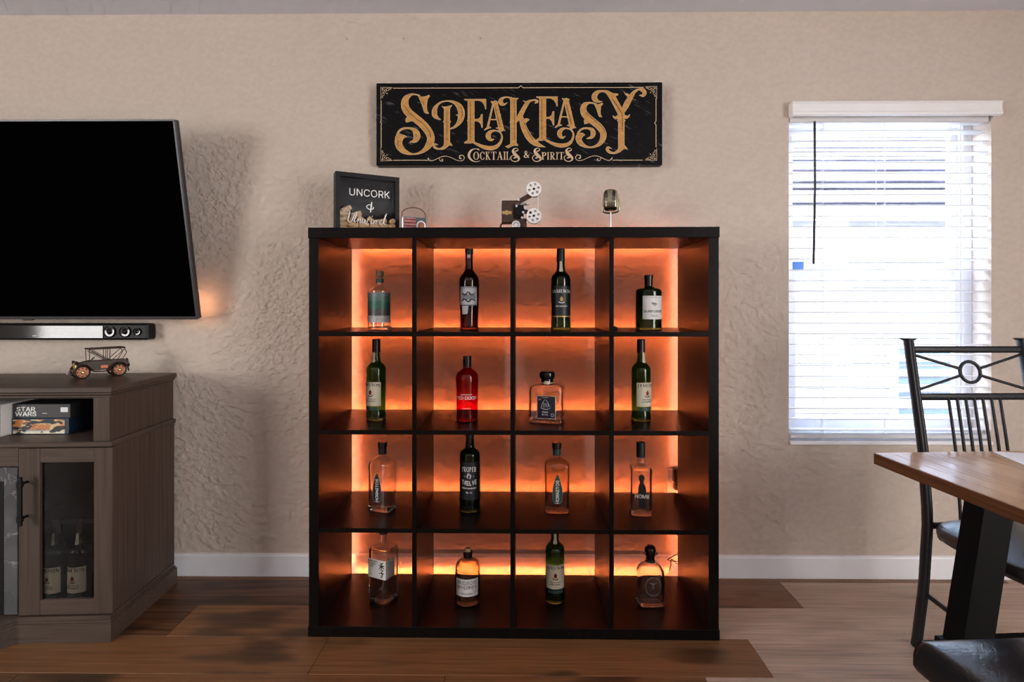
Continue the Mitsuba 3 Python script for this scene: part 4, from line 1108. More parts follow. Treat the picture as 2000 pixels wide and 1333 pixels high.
# P
letter(f1, 9.52, [[(960, 605, 10), (905, 578, 45), (845, 515, 95), (845, 430, 95), (880, 350, 55), (960, 282, 32), (1080, 256, 26), (1200, 280, 55), (1300, 355, 105), (1345, 470, 125), (1330, 590, 110), (1280, 680, 72), (1210, 745, 42), (1130, 775, 20)],
                  [(1075, 1060, 90), (1010, 1128, 60), (930, 1148, 32), (865, 1130, 42), (830, 1090, 45), (850, 1062, 40), (905, 1072, 10)]],
       [R_(1020, 1130, 360, 1075), [(978, 348), (1010, 365), (1080, 358), (1130, 342), (1170, 333), (1165, 352), (1130, 392), (1020, 392), (1002, 380)], R_(1005, 1145, 632, 652), [(1125, 1010), (1180, 1088), (1130, 1082), (1080, 1075)], [(1240, 515), (1290, 505), (1300, 545)]],
       [[(1075, 420, 6), (1075, 700, 9), (1075, 1000, 6)], [(1330, 370, 6), (1362, 470, 9), (1345, 580, 6)], [(850, 430, 5), (845, 500, 10)]])
# E
letter(f2, 9.52, [[(230, 1025, 40), (320, 1070, 50), (440, 1120, 72), (560, 1138, 82), (660, 1110, 72), (730, 1040, 52), (765, 950, 36), (755, 880, 30), (710, 828, 30), (630, 810, 30), (550, 835, 62), (508, 900, 96), (530, 962, 72), (580, 985, 40), (622, 965, 8)]],
       [R_(130, 252, 235, 1035), [(65, 222), (470, 222), (470, 410), (455, 410), (440, 345), (405, 285), (350, 252), (130, 250), (65, 240)], [(250, 595), (320, 592), (365, 560), (378, 505), (405, 500), (405, 757), (388, 757), (370, 685), (320, 635), (250, 632)], [(65, 1025), (130, 985), (200, 1000), (200, 1045), (65, 1045)], R_(118, 135, 605, 630)],
       [[(178, 280, 8), (178, 640, 9), (178, 990, 8)]])
# A
letter(f2, 9.52, [[(598, 325, 34), (500, 752, 40)], [(640, 295, 92), (752, 780, 100)], [(525, 605, 24), (690, 605, 24)]],
       [[(555, 272), (575, 262), (620, 277), (692, 272), (697, 292), (660, 312), (590, 312)], [(428, 802), (470, 760), (510, 733), (562, 745), (562, 762), (510, 772), (450, 802)], [(648, 762), (690, 750), (770, 752), (828, 818), (800, 810), (740, 788), (690, 778)], [(725, 505), (748, 512), (735, 530)]],
       [[(640, 380, 7), (690, 580, 9), (735, 740, 7)]])
# K
letter(f2, 9.52, [[(945, 208, 40), (860, 190, 26), (790, 202, 42), (742, 250, 78), (752, 300, 82), (800, 325, 42), (866, 290, 8)], [(1035, 630, 50), (1100, 540, 90), (1160, 425, 82), (1225, 315, 76), (1270, 268, 50), (1340, 246, 30), (1395, 248, 40), (1418, 275, 50), (1380, 302, 15)],
                  [(1110, 540, 80), (1140, 640, 100), (1180, 770, 112), (1240, 890, 118), (1310, 985, 118), (1390, 1045, 102), (1470, 1088, 60), (1575, 1120, 8)]],
       [R_(922, 1036, 215, 1085), [(900, 200), (1075, 208), (1036, 238), (920, 238)], [(828, 1105), (880, 1085), (922, 1055), (1036, 1045), (1068, 1075), (1060, 1097), (1000, 1087), (930, 1112), (880, 1137), (855, 1125)], [(1155, 252), (1185, 268), (1290, 255), (1260, 300), (1200, 290)], [(1175, 600), (1225, 580), (1278, 605), (1240, 640), (1200, 680)], R_(912, 930, 640, 665)],
       [[(1000, 260, 7), (1000, 640, 9), (1000, 1000, 7)], [(1180, 660, 7), (1250, 830, 9), (1340, 980, 7)]])
# E
letter(f3, 9.52, [[(330, 980, 40), (420, 1030, 50), (530, 1075, 66), (650, 1092, 76), (760, 1065, 66), (830, 990, 46), (855, 900, 36), (840, 835, 30), (790, 787, 30), (710, 770, 30), (640, 792, 62), (597, 860, 92), (615, 920, 72), (660, 945, 40), (706, 915, 8)]],
       [R_(222, 347, 190, 990), [(160, 180), (560, 180), (560, 362), (545, 362), (530, 305), (490, 245), (430, 212), (222, 212), (180, 205)], [(345, 560), (400, 560), (450, 530), (465, 470), (478, 452), (497, 455), (497, 715), (475, 715), (455, 640), (410, 590), (345, 592)], [(165, 978), (222, 945), (280, 960), (280, 1000), (165, 1000)]],
       [[(268, 240, 8), (268, 600, 9), (268, 950, 8)]])
# A
letter(f3, 9.52, [[(682, 280, 34), (580, 708, 40)], [(722, 255, 95), (832, 735, 102)], [(605, 558, 24), (765, 558, 24)]],
       [[(640, 222), (660, 210), (700, 230), (782, 224), (776, 242), (740, 262), (680, 262)], [(508, 752), (550, 710), (590, 690), (642, 705), (642, 720), (590, 728), (530, 758)], [(732, 718), (770, 700), (850, 705), (908, 768), (880, 764), (830, 742), (770, 732)], [(805, 455), (828, 462), (815, 480)]],
       [[(725, 330, 7), (775, 530, 9), (815, 690, 7)]])
# S
letter(f3, 9.52, [[(1280, 318, 20), (1200, 302, 32), (1130, 302, 44), (1062, 342, 92), (1037, 420, 116), (1067, 510, 126), (1150, 592, 126), (1250, 672, 122), (1340, 752, 122), (1405, 850, 116), (1405, 950, 112), (1360, 1040, 82), (1280, 1100, 50), (1180, 1125, 32), (1080, 1108, 52), (1000, 1058, 88), (955, 990, 108), (950, 930, 104), (970, 890, 70)], [(915, 920, 28), (960, 830, 36), (1030, 778, 36), (1120, 772, 36), (1200, 802, 72), (1222, 870, 94), (1190, 935, 62), (1100, 965, 10)]],
       [[(1235, 308), (1310, 332), (1395, 298), (1402, 325), (1365, 360), (1355, 460), (1365, 530), (1388, 560), (1340, 562), (1315, 520), (1290, 430)], [(935, 915), (965, 860), (1030, 858), (1073, 895), (1040, 915), (1000, 970)], [(1050, 620), (1090, 600), (1150, 640), (1120, 682), (1060, 692)]],
       [[(1090, 480, 7), (1200, 585, 9), (1330, 690, 9), (1425, 800, 7), (1440, 850, 4)]])
# Y
letter(f4, 7.84, [[(436, 265, 8), (380, 266, 36), (325, 228, 78), (325, 170, 82), (370, 122, 52), (440, 106, 32), (510, 122, 50), (585, 190, 92), (645, 295, 98), (705, 405, 102), (730, 465, 95)], [(750, 430, 60), (800, 330, 88), (850, 240, 82), (890, 172, 66), (940, 112, 42), (1000, 82, 30), (1060, 98, 62), (1085, 140, 62), (1058, 178, 42), (1008, 168, 10)],
                  [(735, 970, 82), (690, 1020, 56), (620, 1055, 32), (550, 1040, 42), (515, 1000, 46), (530, 970, 36), (587, 988, 8)]],
       [R_(683, 776, 440, 975), [(540, 118), (600, 140), (683, 148), (683, 165), (650, 182), (560, 165)], [(765, 112), (785, 140), (840, 150), (860, 175), (825, 195), (790, 158)], [(776, 930), (828, 998), (780, 985), (735, 985)], [(598, 480), (640, 502), (680, 470), (688, 530), (640, 538), (610, 515)], [(862, 463), (820, 490), (782, 470), (776, 530), (820, 528), (850, 500)], R_(668, 792, 548, 566)],
       [[(590, 225, 7), (680, 360, 9), (745, 465, 8)], [(746, 465, 7), (748, 600, 9), (748, 740, 4)]])


# small line: Cocktails & Spirits
def caps(text_boxes):
    out = []
    for ch, x0, x1, y0, y1 in text_boxes:
        g, a = serif_glyph(ch)
        b = g.bounds
        (X0, Y1), (X1, Y0) = f5(x0, y0), f5(x1, y1)
        g = affinity.translate(g, -b[0], -b[1])
        g = affinity.scale(g, (X1 - X0) / (b[2] - b[0]), (Y1 - Y0) / (b[3] - b[1]), origin=(0, 0))
        out.append(affinity.translate(g, X0, Y0))
    return out


def big_s(dx):
    return union_all([brush([(*f5(x + dx, y), w / 8.333 * SC) for x, y, w in st], 6) for st in
                      ([(893, 128, 22), (922, 120, 16), (932, 98, 12), (900, 80, 12), (862, 95, 24), (852, 135, 44), (890, 188, 56), (938, 232, 42), (944, 268, 26), (900, 296, 14), (842, 286, 15), (814, 245, 15), (822, 212, 13), (855, 196, 9)], [(855, 240, 8), (885, 236, 24), (905, 215, 20)])])


cb_ = [('O', 203, 298, 135, 268), ('C', 312, 390, 135, 268), ('K', 400, 488, 135, 268), ('T', 492, 578, 135, 268), ('A', 585, 688, 135, 268), ('I', 692, 735, 135, 268), ('L', 738, 800, 135, 268), ('&', 1022, 1115, 122, 240), ('P', 1312, 1392, 145, 268), ('I', 1402, 1440, 145, 268), ('R', 1450, 1542, 145, 268), ('I', 1548, 1585, 145, 268), ('T', 1590, 1682, 145, 268)]
sml = caps(cb_) + [brush([(*f5(x, y), w / 8.333 * SC) for x, y, w in [(300, 115, 8), (285, 95, 22), (240, 88, 10), (180, 105, 26), (138, 160, 40), (135, 220, 40), (180, 275, 26), (240, 298, 12), (315, 285, 8)]]), big_s(0), big_s(353), big_s(868)]
part(sg, 'lettering', stand(extrude(union_all(sml).simplify(0.00008), 0.0012)), 'sign_pale', label='COCKTAILS & SPIRITS lettering')


def PX(u, v_):
    return ((u - 734.5) * SC, (322.5 - v_) * SC)


bw = 1.5 * SC
bord = [line([PX(768, 171.5), PX(1013, 171.5), PX(1015, 169.5), PX(1017.5, 167.2), PX(1020, 170), PX(1022, 171.5), PX(1256, 171.5)], bw), line([PX(744, 196), PX(744, 235), PX(742.5, 238), PX(745, 240), PX(744, 243), PX(744, 288)], bw), line([PX(1280.7, 193), PX(1280.7, 237), PX(1278, 241), PX(1280.7, 245), PX(1280.7, 288)], bw), line([PX(768, 312.7), PX(836, 312.7)], bw), line([PX(1196, 313.5), PX(1254, 313.5)], bw)]
for sx, x0 in ((1, 0), (-1, 0)):
    def q(u, v_, sx=sx):
        return PX(u if sx > 0 else 2 * 1017 - 0.5 - u - 2.5, v_)
    bord += [brush([(*q(u, v_), w * SC) for u, v_, w in st], 6) for st in
             ([(836, 309, 2.4), (838, 312, 1.8), (843, 314, 1.2), (851, 311, 1.2), (862, 306, 1.4), (872, 305, 1.4), (882, 308, 1.2), (893, 313, 1.2), (902, 314, 1.3), (907, 309, 1.6), (904, 303.5, 1.6), (898, 304, 2), (897.5, 308.5, 2.2), (900, 309.5, 3)], [(858, 308, 1), (859, 313, 1.2), (863, 314.5, 1.4), (865, 312, 1.8), (862.5, 310.5, 1.4)])]
part(sg, 'border_line', stand(extrude(union_all(bord), 0.0010)), 'sign_pale')
for cu, cv, sx, sy in ((743, 169.5, 1, 1), (1282, 169.5, -1, 1), (743, 314, 1, -1), (1282, 314, -1, -1)):
    o = []

    def c(x, y):
        return PX(cu + sx * x, cv + sy * y)
    o.append(line([c(0, 24), c(0, 0), c(23, 0.8)], 0.9 * SC))
    for (x, y, r) in ((7, 7, 4.2), (7, 7, 1.6), (14, 4.5, 2.8), (4.5, 14, 2.8), (19, 3, 1.8), (3, 19, 1.8), (3, 3, 1.5)):
        X, Y = c(x, y)
        o.append(ring2(X, Y, r * SC, r * SC, (r - 0.8) * SC, (r - 0.8) * SC) if r > 1.7 else Point(X, Y).buffer(r * SC * 0.9))
    o.append(Polygon([c(10.5, 12.5), c(12.5, 10.5), c(14, 13.5)]))
    part(sg, 'corner_ornament', stand(extrude(union_all(o), 0.0010)), 'sign_pale')

# ------------------------------------------------------------------ television and sound bar
ta_ = math.degrees(math.atan2(0.159, 0.793))
TVM = T().translate([-1.350, 2.330, 1.127]) @ T().rotate([1, 0, 0], ta_)
tv = thing('television', 'large black wall-mounted television tilted down above the fireplace cabinet', 'television', TVM)
part(tv, 'housing', bx(-1.45, 0, 0.002, 0.030, 0, 0.809, 0.003), 'bezel')
part(tv, 'screen', bx(-1.442, -0.008, -0.0008, 0.004, 0.013, 0.802), 'screen')
part(tv, 'bezel', cat(bx(-1.45, 0, -0.003, 0.004, 0, 0.013, 0.001), bx(-1.45, 0, -0.003, 0.004, 0.802, 0.809, 0.001), bx(-0.008, 0, -0.003, 0.004, 0.013, 0.802, 0.001), bx(-1.45, -1.442, -0.003, 0.004, 0.013, 0.802, 0.001)), 'bezel')
part(tv, 'sensor', bx(-0.745, -0.705, -0.004, 0.01, -0.005, 0.001, 0.001), 'bezel')
part(tv, 'wall_mount', bx(-0.95, -0.5, 0.030, 0.058, 0.06, 0.40, 0.002), 'black')
tl = part(tv, 'back_light', bx(-0.030, -0.018, 0.0305, 0.0325, 0.020, 0.100), 'black', label='small warm light behind the screen')
scene[tl]['emitter'] = {'type': 'area', 'radiance': rgb(7.0, 3.3, 1.6), 'sampling_weight': 0.3}

SBM = M4((-1.589, 2.365, 1.037))
sb = thing('sound_bar', 'glossy black sound bar mounted on the wall below the television', 'sound bar', SBM)
part(sb, 'body', bx(-1.10, 0, 0, 0.062, 0, 0.071, 0.008), 'black')
part(sb, 'front_panel', bx(-0.90, -0.19, -0.004, 0.002, 0.007, 0.062, 0.001), 'black_gloss', label='glossy front panel')
part(sb, 'indicator_mark', stand(extrude(union_all([Point(-0.49, 0.018).buffer(0.003, 8), sbox(-0.485, 0.0165, -0.478, 0.0195), sbox(-0.462, 0.012, -0.442, 0.014)]), 0.0005), -0.004), 'white_ink')
for x, r in ((-0.162, 0.025), (-0.095, 0.024), (-0.043, 0.0165)):
    dv = part(sb, 'driver', moved(lathe([(0, r), (0.006, r), (0.0065, r * 0.92), (0.003, r * 0.86)], 36), x, 0.0005, 0.036, rx=90), 'black_gloss', smooth=35, label='round speaker driver')
    part(dv, 'cone', moved(lathe([(0.0008, r * 0.9), (0.0035, r * 0.84), (0.003, r * 0.5), (0.0075, r * 0.28), (0.009, r * 0.05)], 36), x, 0.0005, 0.036, rx=90), 'black_gloss', smooth=35)

# ------------------------------------------------------------------ fireplace cabinet
CM = M4((-1.432, 1.939, 0.0), 2.9)
fc = thing('fireplace_cabinet', 'grey-brown wooden fireplace media cabinet below the television', 'cabinet', CM)
CW = 1.62
CD = 0.415
part(fc, 'top', cat(bx(-CW, 0, 0, CD, 0.878, 0.898, 0.003), bx(-CW + 0.006, -0.006, 0.006, CD, 0.868, 0.880, 0.004)), 'cabinet_h')
part(fc, 'crown_moulding', bx(-CW + 0.012, -0.012, 0.014, CD, 0.856, 0.870, 0.005), 'cabinet_h')
part(fc, 'side_panel', cat(bx(-0.030, -0.016, 0.022, CD, 0.70, 0.862), bx(-0.026, -0.012, 0.022, CD, 0.085, 0.700)), 'cabinet_v')
part(fc, 'side_panel', cat(bx(-CW + 0.016, -CW + 0.030, 0.022, CD, 0.70, 0.862), bx(-CW + 0.012, -CW + 0.026, 0.022, CD, 0.085, 0.700)), 'cabinet_v')
part(fc, 'top_rail', bx(-CW + 0.072, -0.072, 0.022, 0.042, 0.855, 0.869), 'cabinet_h')
for a, b in ((-0.072, -0.016), (-CW + 0.016, -CW + 0.072)):
    part(fc, 'upper_stile', bx(a, b, 0.016, 0.040, 0.704, 0.870, 0.001), 'cabinet_v')
part(fc, 'open_shelf', bx(-CW + 0.03, -0.03, 0.016, CD - 0.01, 0.690, 0.704), 'cabinet_h')
part(fc, 'waist_moulding', cat(bx(-CW + 0.002, -0.002, 0.004, 0.030, 0.685, 0.704, 0.004), bx(-0.030, -0.003, 0.004, CD, 0.685, 0.704, 0.004), bx(-CW + 0.003, -CW + 0.03, 0.004, CD, 0.685, 0.704, 0.004)), 'cabinet_h')
part(fc, 'back_panel', bx(-CW + 0.03, -0.03, CD - 0.008, CD - 0.002, 0.09, 0.86), 'cabinet_dark')
part(fc, 'base_shelf', bx(-CW + 0.03, -0.03, 0.034, CD - 0.01, 0.088, 0.100), 'cabinet_dark')
part(fc, 'inner_wall', bx(-0.345, -0.330, 0.034, CD - 0.01, 0.10, 0.69), 'cabinet_dark')
part(fc, 'inner_wall', bx(-CW + 0.330, -CW + 0.345, 0.034, CD - 0.01, 0.10, 0.69), 'cabinet_dark')
part(fc, 'inner_shelf', bx(-0.33, -0.026, 0.06, CD - 0.01, 0.395, 0.41), 'cabinet_dark')
pl_ = Polygon([(0, CD), (0, 0), (-0.325, 0), (-0.362, -0.045), (-CW + 0.362, -0.045), (-CW + 0.325, 0), (-CW, 0), (-CW, CD)])
pq = extrude(pl_, 0.066)
part(fc, 'plinth', pq, 'cabinet_h')
p2 = pl_.buffer(-0.008, join_style='mitre')
part(fc, 'plinth_moulding', cat(extrude(pl_.buffer(-0.004, join_style='mitre'), 0.008).apply_translation((0, 0, 0.066)), extrude(p2, 0.014).apply_translation((0, 0, 0.074))), 'cabinet_h')


def door(x0, x1, hx, side):
    a, b = (x0 + 0.072, x1 - 0.064) if side < 0 else (x0 + 0.064, x1 - 0.072)
    d = fc + '__door' if side < 0 else fc + '__door_001'
    labels[d] = {'label': 'glazed cabinet door'}
    place[d] = place[fc]
    part(d, 'stile', bx(x0, a, 0.010, 0.030, 0.093, 0.682, 0.0015), 'cabinet_v')
    part(d, 'stile', bx(b, x1, 0.010, 0.030, 0.093, 0.682, 0.0015), 'cabinet_v')
    part(d, 'rail', bx(a, b, 0.0115, 0.030, 0.093, 0.146, 0.001), 'cabinet_h')
    part(d, 'rail', bx(a, b, 0.0115, 0.030, 0.631, 0.682, 0.001), 'cabinet_h')
    part(d, 'pane', rect_y(a, b, 0.146, 0.631, 0.022), 'door_glass')
    part(d, 'handle', cat(bx(hx - 0.006, hx + 0.006, -0.027, -0.016, 0.420, 0.590, 0.002), bx(hx - 0.0085, hx + 0.0085, -0.029, -0.014, 0.555, 0.575, 0.002), bx(hx - 0.0085, hx + 0.0085, -0.029, -0.014, 0.435, 0.455, 0.002), cyl((hx, -0.02, 0.565), (hx, 0.011, 0.565), 0.0045, 12), cyl((hx, -0.02, 0.445), (hx, 0.011, 0.445), 0.0045, 12)), 'black', label='black bar handle')


door(-0.323, -0.002, -0.292, -1)
door(-CW + 0.002, -CW + 0.323, -CW + 0.292, 1)
CX = -CW / 2
part(fc, 'centre_rail', bx(-CW + 0.325, -0.325, 0.012, 0.034, 0.618, 0.684, 0.001), 'cabinet_h')
part(fc, 'hearth_sill', extrude(Polygon([(-0.327, 0.02), (-0.362, -0.040), (-CW + 0.362, -0.040), (-CW + 0.327, 0.02)]), 0.006).apply_translation((0, 0, 0.086)), 'cabinet_h')
for a, b in ((-0.371, -0.326), (-CW + 0.326, -CW + 0.371)):
    part(fc, 'stone_tile', bx(a, b, 0.008, 0.030, 0.098, 0.616, 0.0012), 'marble', label='grey veined stone tile')
n_t = 3
for k in range(n_t):
    w_ = (CW - 0.742) / n_t
    part(fc, 'stone_tile', bx(-CW + 0.371 + k * w_ + 0.0008, -CW + 0.371 + (k + 1) * w_ - 0.0008, 0.008, 0.030, 0.566, 0.616, 0.0012), 'marble', label='grey veined stone tile')
fx = sbox(-CW + 0.372, 0.098, -0.372, 0.565)
fi = part(fc, 'firebox_insert', moved(stand(extrude(fx.difference(sbox(-CW + 0.41, 0.13, -0.41, 0.53).buffer(0.012)), 0.03)), 0, 0.040, 0), 'black', label='black electric fireplace insert')
part(fi, 'fire_pane', bx(-CW + 0.40, -0.40, 0.026, 0.030, 0.12, 0.54), 'black_gloss')

cq = M4((0, 0, 0))
for x, y, a, txt in ((-0.2330, 0.066, -12, 'left'), (-0.1500, 0.066, -4, 'right')):
    dup(w1, CM @ M4((x, y, 0.1005), a), f'green whiskey bottle behind the cabinet door glass, {"farther from" if txt == "left" else "next to"} the right edge of the door')

# boxes in the open shelf
b1 = thing('board_game_box', 'flat box with an orange and black illustrated side in the cabinet\u2019s open shelf', 'game box', CM @ M4((-0.4455, 0.130, 0.7042), -1))
part(b1, 'box', bx(0, 0.207, 0.001, 0.26, 0, 0.0605, 0.002), 'box_navy')
aq = trimesh.Trimesh([(0.004, 0.0, 0.003), (0.194, 0.0, 0.003), (0.194, 0.0, 0.056), (0.004, 0.0, 0.056)], [(0, 1, 2), (0, 2, 3)], process=False)
part(b1, 'printed_side', aq, 'box_art', uv=np.array([(0, 0), (1, 0), (1, 1), (0, 1)]), label='orange, cream and black printed side')
b2 = thing('board_game_box', 'dark slate box lettered STAR WARS lying on the illustrated box', 'game box', CM @ M4((-0.4385, 0.128, 0.7652), -0.5))
part(b2, 'box', bx(0, 0.206, 0.0, 0.26, 0, 0.0535, 0.002), 'box_slate')
sw = cat(moved(sans('STAR', 0.0155, 0.0005), 0.040, 0.0265), moved(sans('WARS', 0.0155, 0.0005), 0.040, 0.0085))
sw.vertices[:, 0] = (sw.vertices[:, 0] - 0.040) * 1.25 + 0.046
part(b2, 'lettering', stand(sw, 0.0), 'white_ink', label='STAR WARS lettering')
part(b2, 'price_label', stand(extrude(sbox(0.172, 0.0225, 0.199, 0.0405), 0.0005)), 'white_paint')
part(b2, 'small_print', stand(extrude(sbox(0.105, 0.0170, 0.123, 0.0195), 0.0004)), 'grey_paper')
b3 = thing('storage_box', 'pale box at the left end of the cabinet\u2019s open shelf', 'box', CM @ M4((-0.4515, 0.085, 0.7042), 0))
part(b3, 'box', bx(-0.30, 0.0, 0.0, 0.205, 0, 0.118, 0.002), 'white_paper')
part(b3, 'spine', bx(-0.30, 0.0005, -0.002, 0.004, 0.002, 0.1185, 0.001), 'black')
b4 = thing('storage_box', 'dark box behind the game boxes at the right of the open shelf', 'box', CM @ M4((-0.195, 0.200, 0.7042), 4))
part(b4, 'box', bx(0, 0.10, 0, 0.15, 0, 0.060, 0.002), 'cabinet_dark')
part(b4, 'lid', bx(-0.001, 0.101, -0.001, 0.151, 0.060, 0.066, 0.002), 'brown_leather')

# ------------------------------------------------------------------ model car
ZC = 0.898
c0, c1 = np.array([-1.697, 2.147]), np.array([-1.620, 2.241])
ang = math.degrees(math.atan2(*(c1 - c0)[::-1]))
KM = M4((c0[0], c0[1], ZC), ang)
car = thing('model_car', 'copper and black metal vintage car model on the fireplace cabinet', 'model car', KM)
WB = float(np.linalg.norm(c1 - c0))


def wheel(x, y):
    k = part(car, 'wheel', moved(cat(*[tube([(0.023 * math.cos(a), 0.023 * math.sin(a), 0) for a in np.linspace(0, 2 * PI, 25)], 0.0032, 8)]), x, y, 0.0262, rx=90), 'bronze', smooth=40)
    p = Point(0, 0).buffer(0.0205, 24)
    for q in range(8):
        a = q * PI / 4
        p = p.difference(Point(0.0165 * math.cos(a), 0.0165 * math.sin(a)).buffer(0.0026, 8))
    part(k, 'wheel_disc', moved(stand(extrude(p, 0.002)), x, y + 0.001, 0.0262), 'copper', label='copper wheel disc')
    part(k, 'hub', moved(lathe([(0, 0.006), (0.003, 0.006), (0.006, 0.003)], 16), x, y - 0.001, 0.0262, rx=90), 'brass', smooth=40)


for y in (0.0, 0.075):
    wheel(0.0, y)
    wheel(WB, y)
part(car, 'axle', cat(cyl((0, 0, 0.0262), (0, 0.075, 0.0262), 0.002, 8), cyl((WB, 0, 0.0262), (WB, 0.075, 0.0262), 0.002, 8)), 'bronze')
side = Polygon([(-0.012, 0.022), (-0.016, 0.055), (0.034, 0.066), (0.040, 0.066), (0.150, 0.066), (0.152, 0.040), (0.135, 0.032), (0.028, 0.028)])
part(car, 'body', moved(stand(extrude(side, 0.052)), 0, 0.065, 0), 'bronze')
part(car, 'hood', moved(stand(extrude(Polygon([(-0.012, 0.040), (-0.012, 0.057), (0.036, 0.068), (0.036, 0.040)]), 0.040)), 0, 0.060, 0.001), 'brown_leather')
part(car, 'radiator', bx(-0.019, -0.012, 0.018, 0.058, 0.030, 0.064, 0.002), 'brass')
part(car, 'name_plate', bx(0.062, 0.086, 0.0115, 0.0135, 0.036, 0.048, 0.0005), 'orange_plate', label='small orange plate')
for y in (-0.006, 0.063):
    part(car, 'fender', moved(tube(spline([(-0.024, 0.0, 0.018), (-0.023, 0, 0.038), (-0.006, 0, 0.054), (0.014, 0, 0.052), (0.030, 0, 0.034), (0.040, 0, 0.026), (WB - 0.042, 0, 0.026), (WB - 0.028, 0, 0.040), (WB - 0.008, 0, 0.055), (WB + 0.014, 0, 0.053), (WB + 0.028, 0, 0.036), (WB + 0.032, 0, 0.020)], 5), 0.0055, 8, squash=(1.6, 0.35)), 0, y + 0.006, 0), 'bronze', smooth=40)
part(car, 'roof', moved(bx(0.020, 0.146, 0.008, 0.070, 0.112, 0.1175, 0.002), 0), 'brown_leather')
for y in (0.012, 0.066):
    part(car, 'roof_frame', cat(*[cyl(a, b, 0.0012, 6) for a, b in (((0.026, y, 0.064), (0.024, y, 0.113)), ((0.030, y, 0.105), (0.084, y, 0.066)), ((0.034, y, 0.111), (0.094, y, 0.066)), ((0.084, y, 0.066), (0.084, y, 0.113)), ((0.092, y, 0.066), (0.092, y, 0.113)), ((0.098, y, 0.066), (0.142, y, 0.108)), ((0.142, y, 0.113), (0.150, y, 0.095)), ((0.150, y, 0.095), (0.134, y, 0.066)))]), 'bronze')
for y in (0.016, 0.060):
    part(car, 'headlamp', moved(lathe([(0, 0.008), (0.008, 0.006), (0.012, 0.002)], 16), -0.02, y, 0.062, ry=90), 'bronze', smooth=40)
part(car, 'crank', tube(spline([(-0.016, 0.03, 0.030), (-0.034, 0.028, 0.034), (-0.044, 0.026, 0.022), (-0.032, 0.026, 0.020), (-0.018, 0.03, 0.022)], 4), 0.0022, 8), 'steel', smooth=40)
part(car, 'spare_wheel', moved(tube([(0.015 * math.cos(a), 0.015 * math.sin(a), 0) for a in np.linspace(0, 2 * PI, 21)], 0.004, 8), 0.160, 0.04, 0.050, ry=78), 'steel', smooth=40)
part(car, 'steering_wheel', cat(moved(tube([(0.008 * math.cos(a), 0.008 * math.sin(a), 0) for a in np.linspace(0, 2 * PI, 17)], 0.001, 6), 0.040, 0.028, 0.076, ry=-50), cyl((0.030, 0.028, 0.066), (0.040, 0.028, 0.076), 0.001, 6)), 'bronze')

# ------------------------------------------------------------------ dining table, placemat, chair, stool
DM = M4((1.036, 1.612, 0.0), 3.5)
dt = thing('dining_table', 'wooden butcher-block dining table with black slab legs at the right edge', 'table', DM)
TL, TWD = 1.05, 1.70
for k in range(24):
    x0 = TL / 24 * k
    m = bx(x0 + 0.0002, x0 + TL / 24 - 0.0002, -TWD, 0, 0.729, 0.760, 0.0008)
    part(dt, 'stave', m, 'table_wood', uv=np.tile([rng.uniform(), rng.uniform()], (len(m.vertices), 1)))
part(dt, 'edge_band', bx(-0.0035, 0.0, -TWD, 0.0, 0.7285, 0.7592, 0.0008), 'table_edge')


def slab_leg(yc):
    for s in (1, -1):
        xb, xt = (0.028, 0.148) if s > 0 else (TL - 0.028, TL - 0.148)
        w = 0.082
        P = []
        for y in (yc - 0.03, yc + 0.03):
            for x, z in ((xb, 0), (xb + s * w, 0), (xt + s * w, 0.728), (xt, 0.728)):
                P.append((x, y, z))
        part(dt, 'leg', trimesh.convex.convex_hull(np.array(P)), 'table_black')
    part(dt, 'stretcher', bx(0.062, TL - 0.062, yc - 0.04, yc + 0.04, 0.275, 0.312, 0.004), 'table_black')


slab_leg(-0.175)
slab_leg(-TWD + 0.22)
single('placemat', bx(0, 0.42, -0.32, 0, 0, 0.003, 0.001), 'placemat', 'white rectangular placemat on the dining table top', 'placemat', DM @ M4((0.345, -0.015, 0.7605), -16))

chair = thing('dining_chair', 'black metal dining chair with a ring in its back behind the table', 'chair', M4((1.391, 1.887, 0.0), 2.0))
CWD = 0.412


def back_y(z):
    return np.interp(z, [0, 0.22, 0.46, 0.70, 1.07], [0.052, 0.018, 0.0, 0.022, 0.090])


for x in (0.0, CWD):
    zs = np.linspace(0, 1.065, 18)
    P = [(x, back_y(z), z) for z in zs]
    pk = part(chair, 'rear_post', tube(P, 0.0205, 16, squash=(1.0, 0.62)), 'chair_metal', smooth=50)
    part(pk, 'post_cap', loft([(1.063, 0.022, 0.014, 2), (1.068, 0.028, 0.018, 2), (1.070, 0.028, 0.018, 2)], 24).apply_translation((x, back_y(1.066), 0)), 'chair_metal')
for z in (1.030, 0.868):
    part(chair, 'back_rail', tube([(0.012, back_y(z), z), (CWD / 2, back_y(z), z), (CWD - 0.012, back_y(z), z)], 0.0122, 10, squash=(0.5, 1.0)), 'chair_metal', smooth=50)
zc = 0.952
th = np.linspace(0, 2 * PI, 33)
part(chair, 'back_ring', tube([(CWD / 2 + 0.036 * math.cos(a), back_y(zc + 0.036 * math.sin(a)), zc + 0.036 * math.sin(a)) for a in th], 0.0055, 8), 'chair_metal', smooth=50)
for sx in (-1, 1):
    for sz in (-1, 1):
        a = (CWD / 2 + sx * 0.036, back_y(zc + sz * 0.012), zc + sz * 0.012)
        b = (CWD / 2 + sx * (CWD / 2 - 0.012), back_y(zc + sz * 0.062), zc + sz * 0.060)
        part(chair, 'back_rod', cyl(a, b, 0.0048, 8), 'chair_metal', smooth=50)
for k in range(7):
    x = CWD / 2 + (k - 3) * 0.0305
    part(chair, 'spindle', tube([(x, back_y(z), z) for z in np.linspace(0.455, 0.862, 8)], 0.0062, 8, squash=(1.0, 0.6)), 'chair_metal', smooth=50)
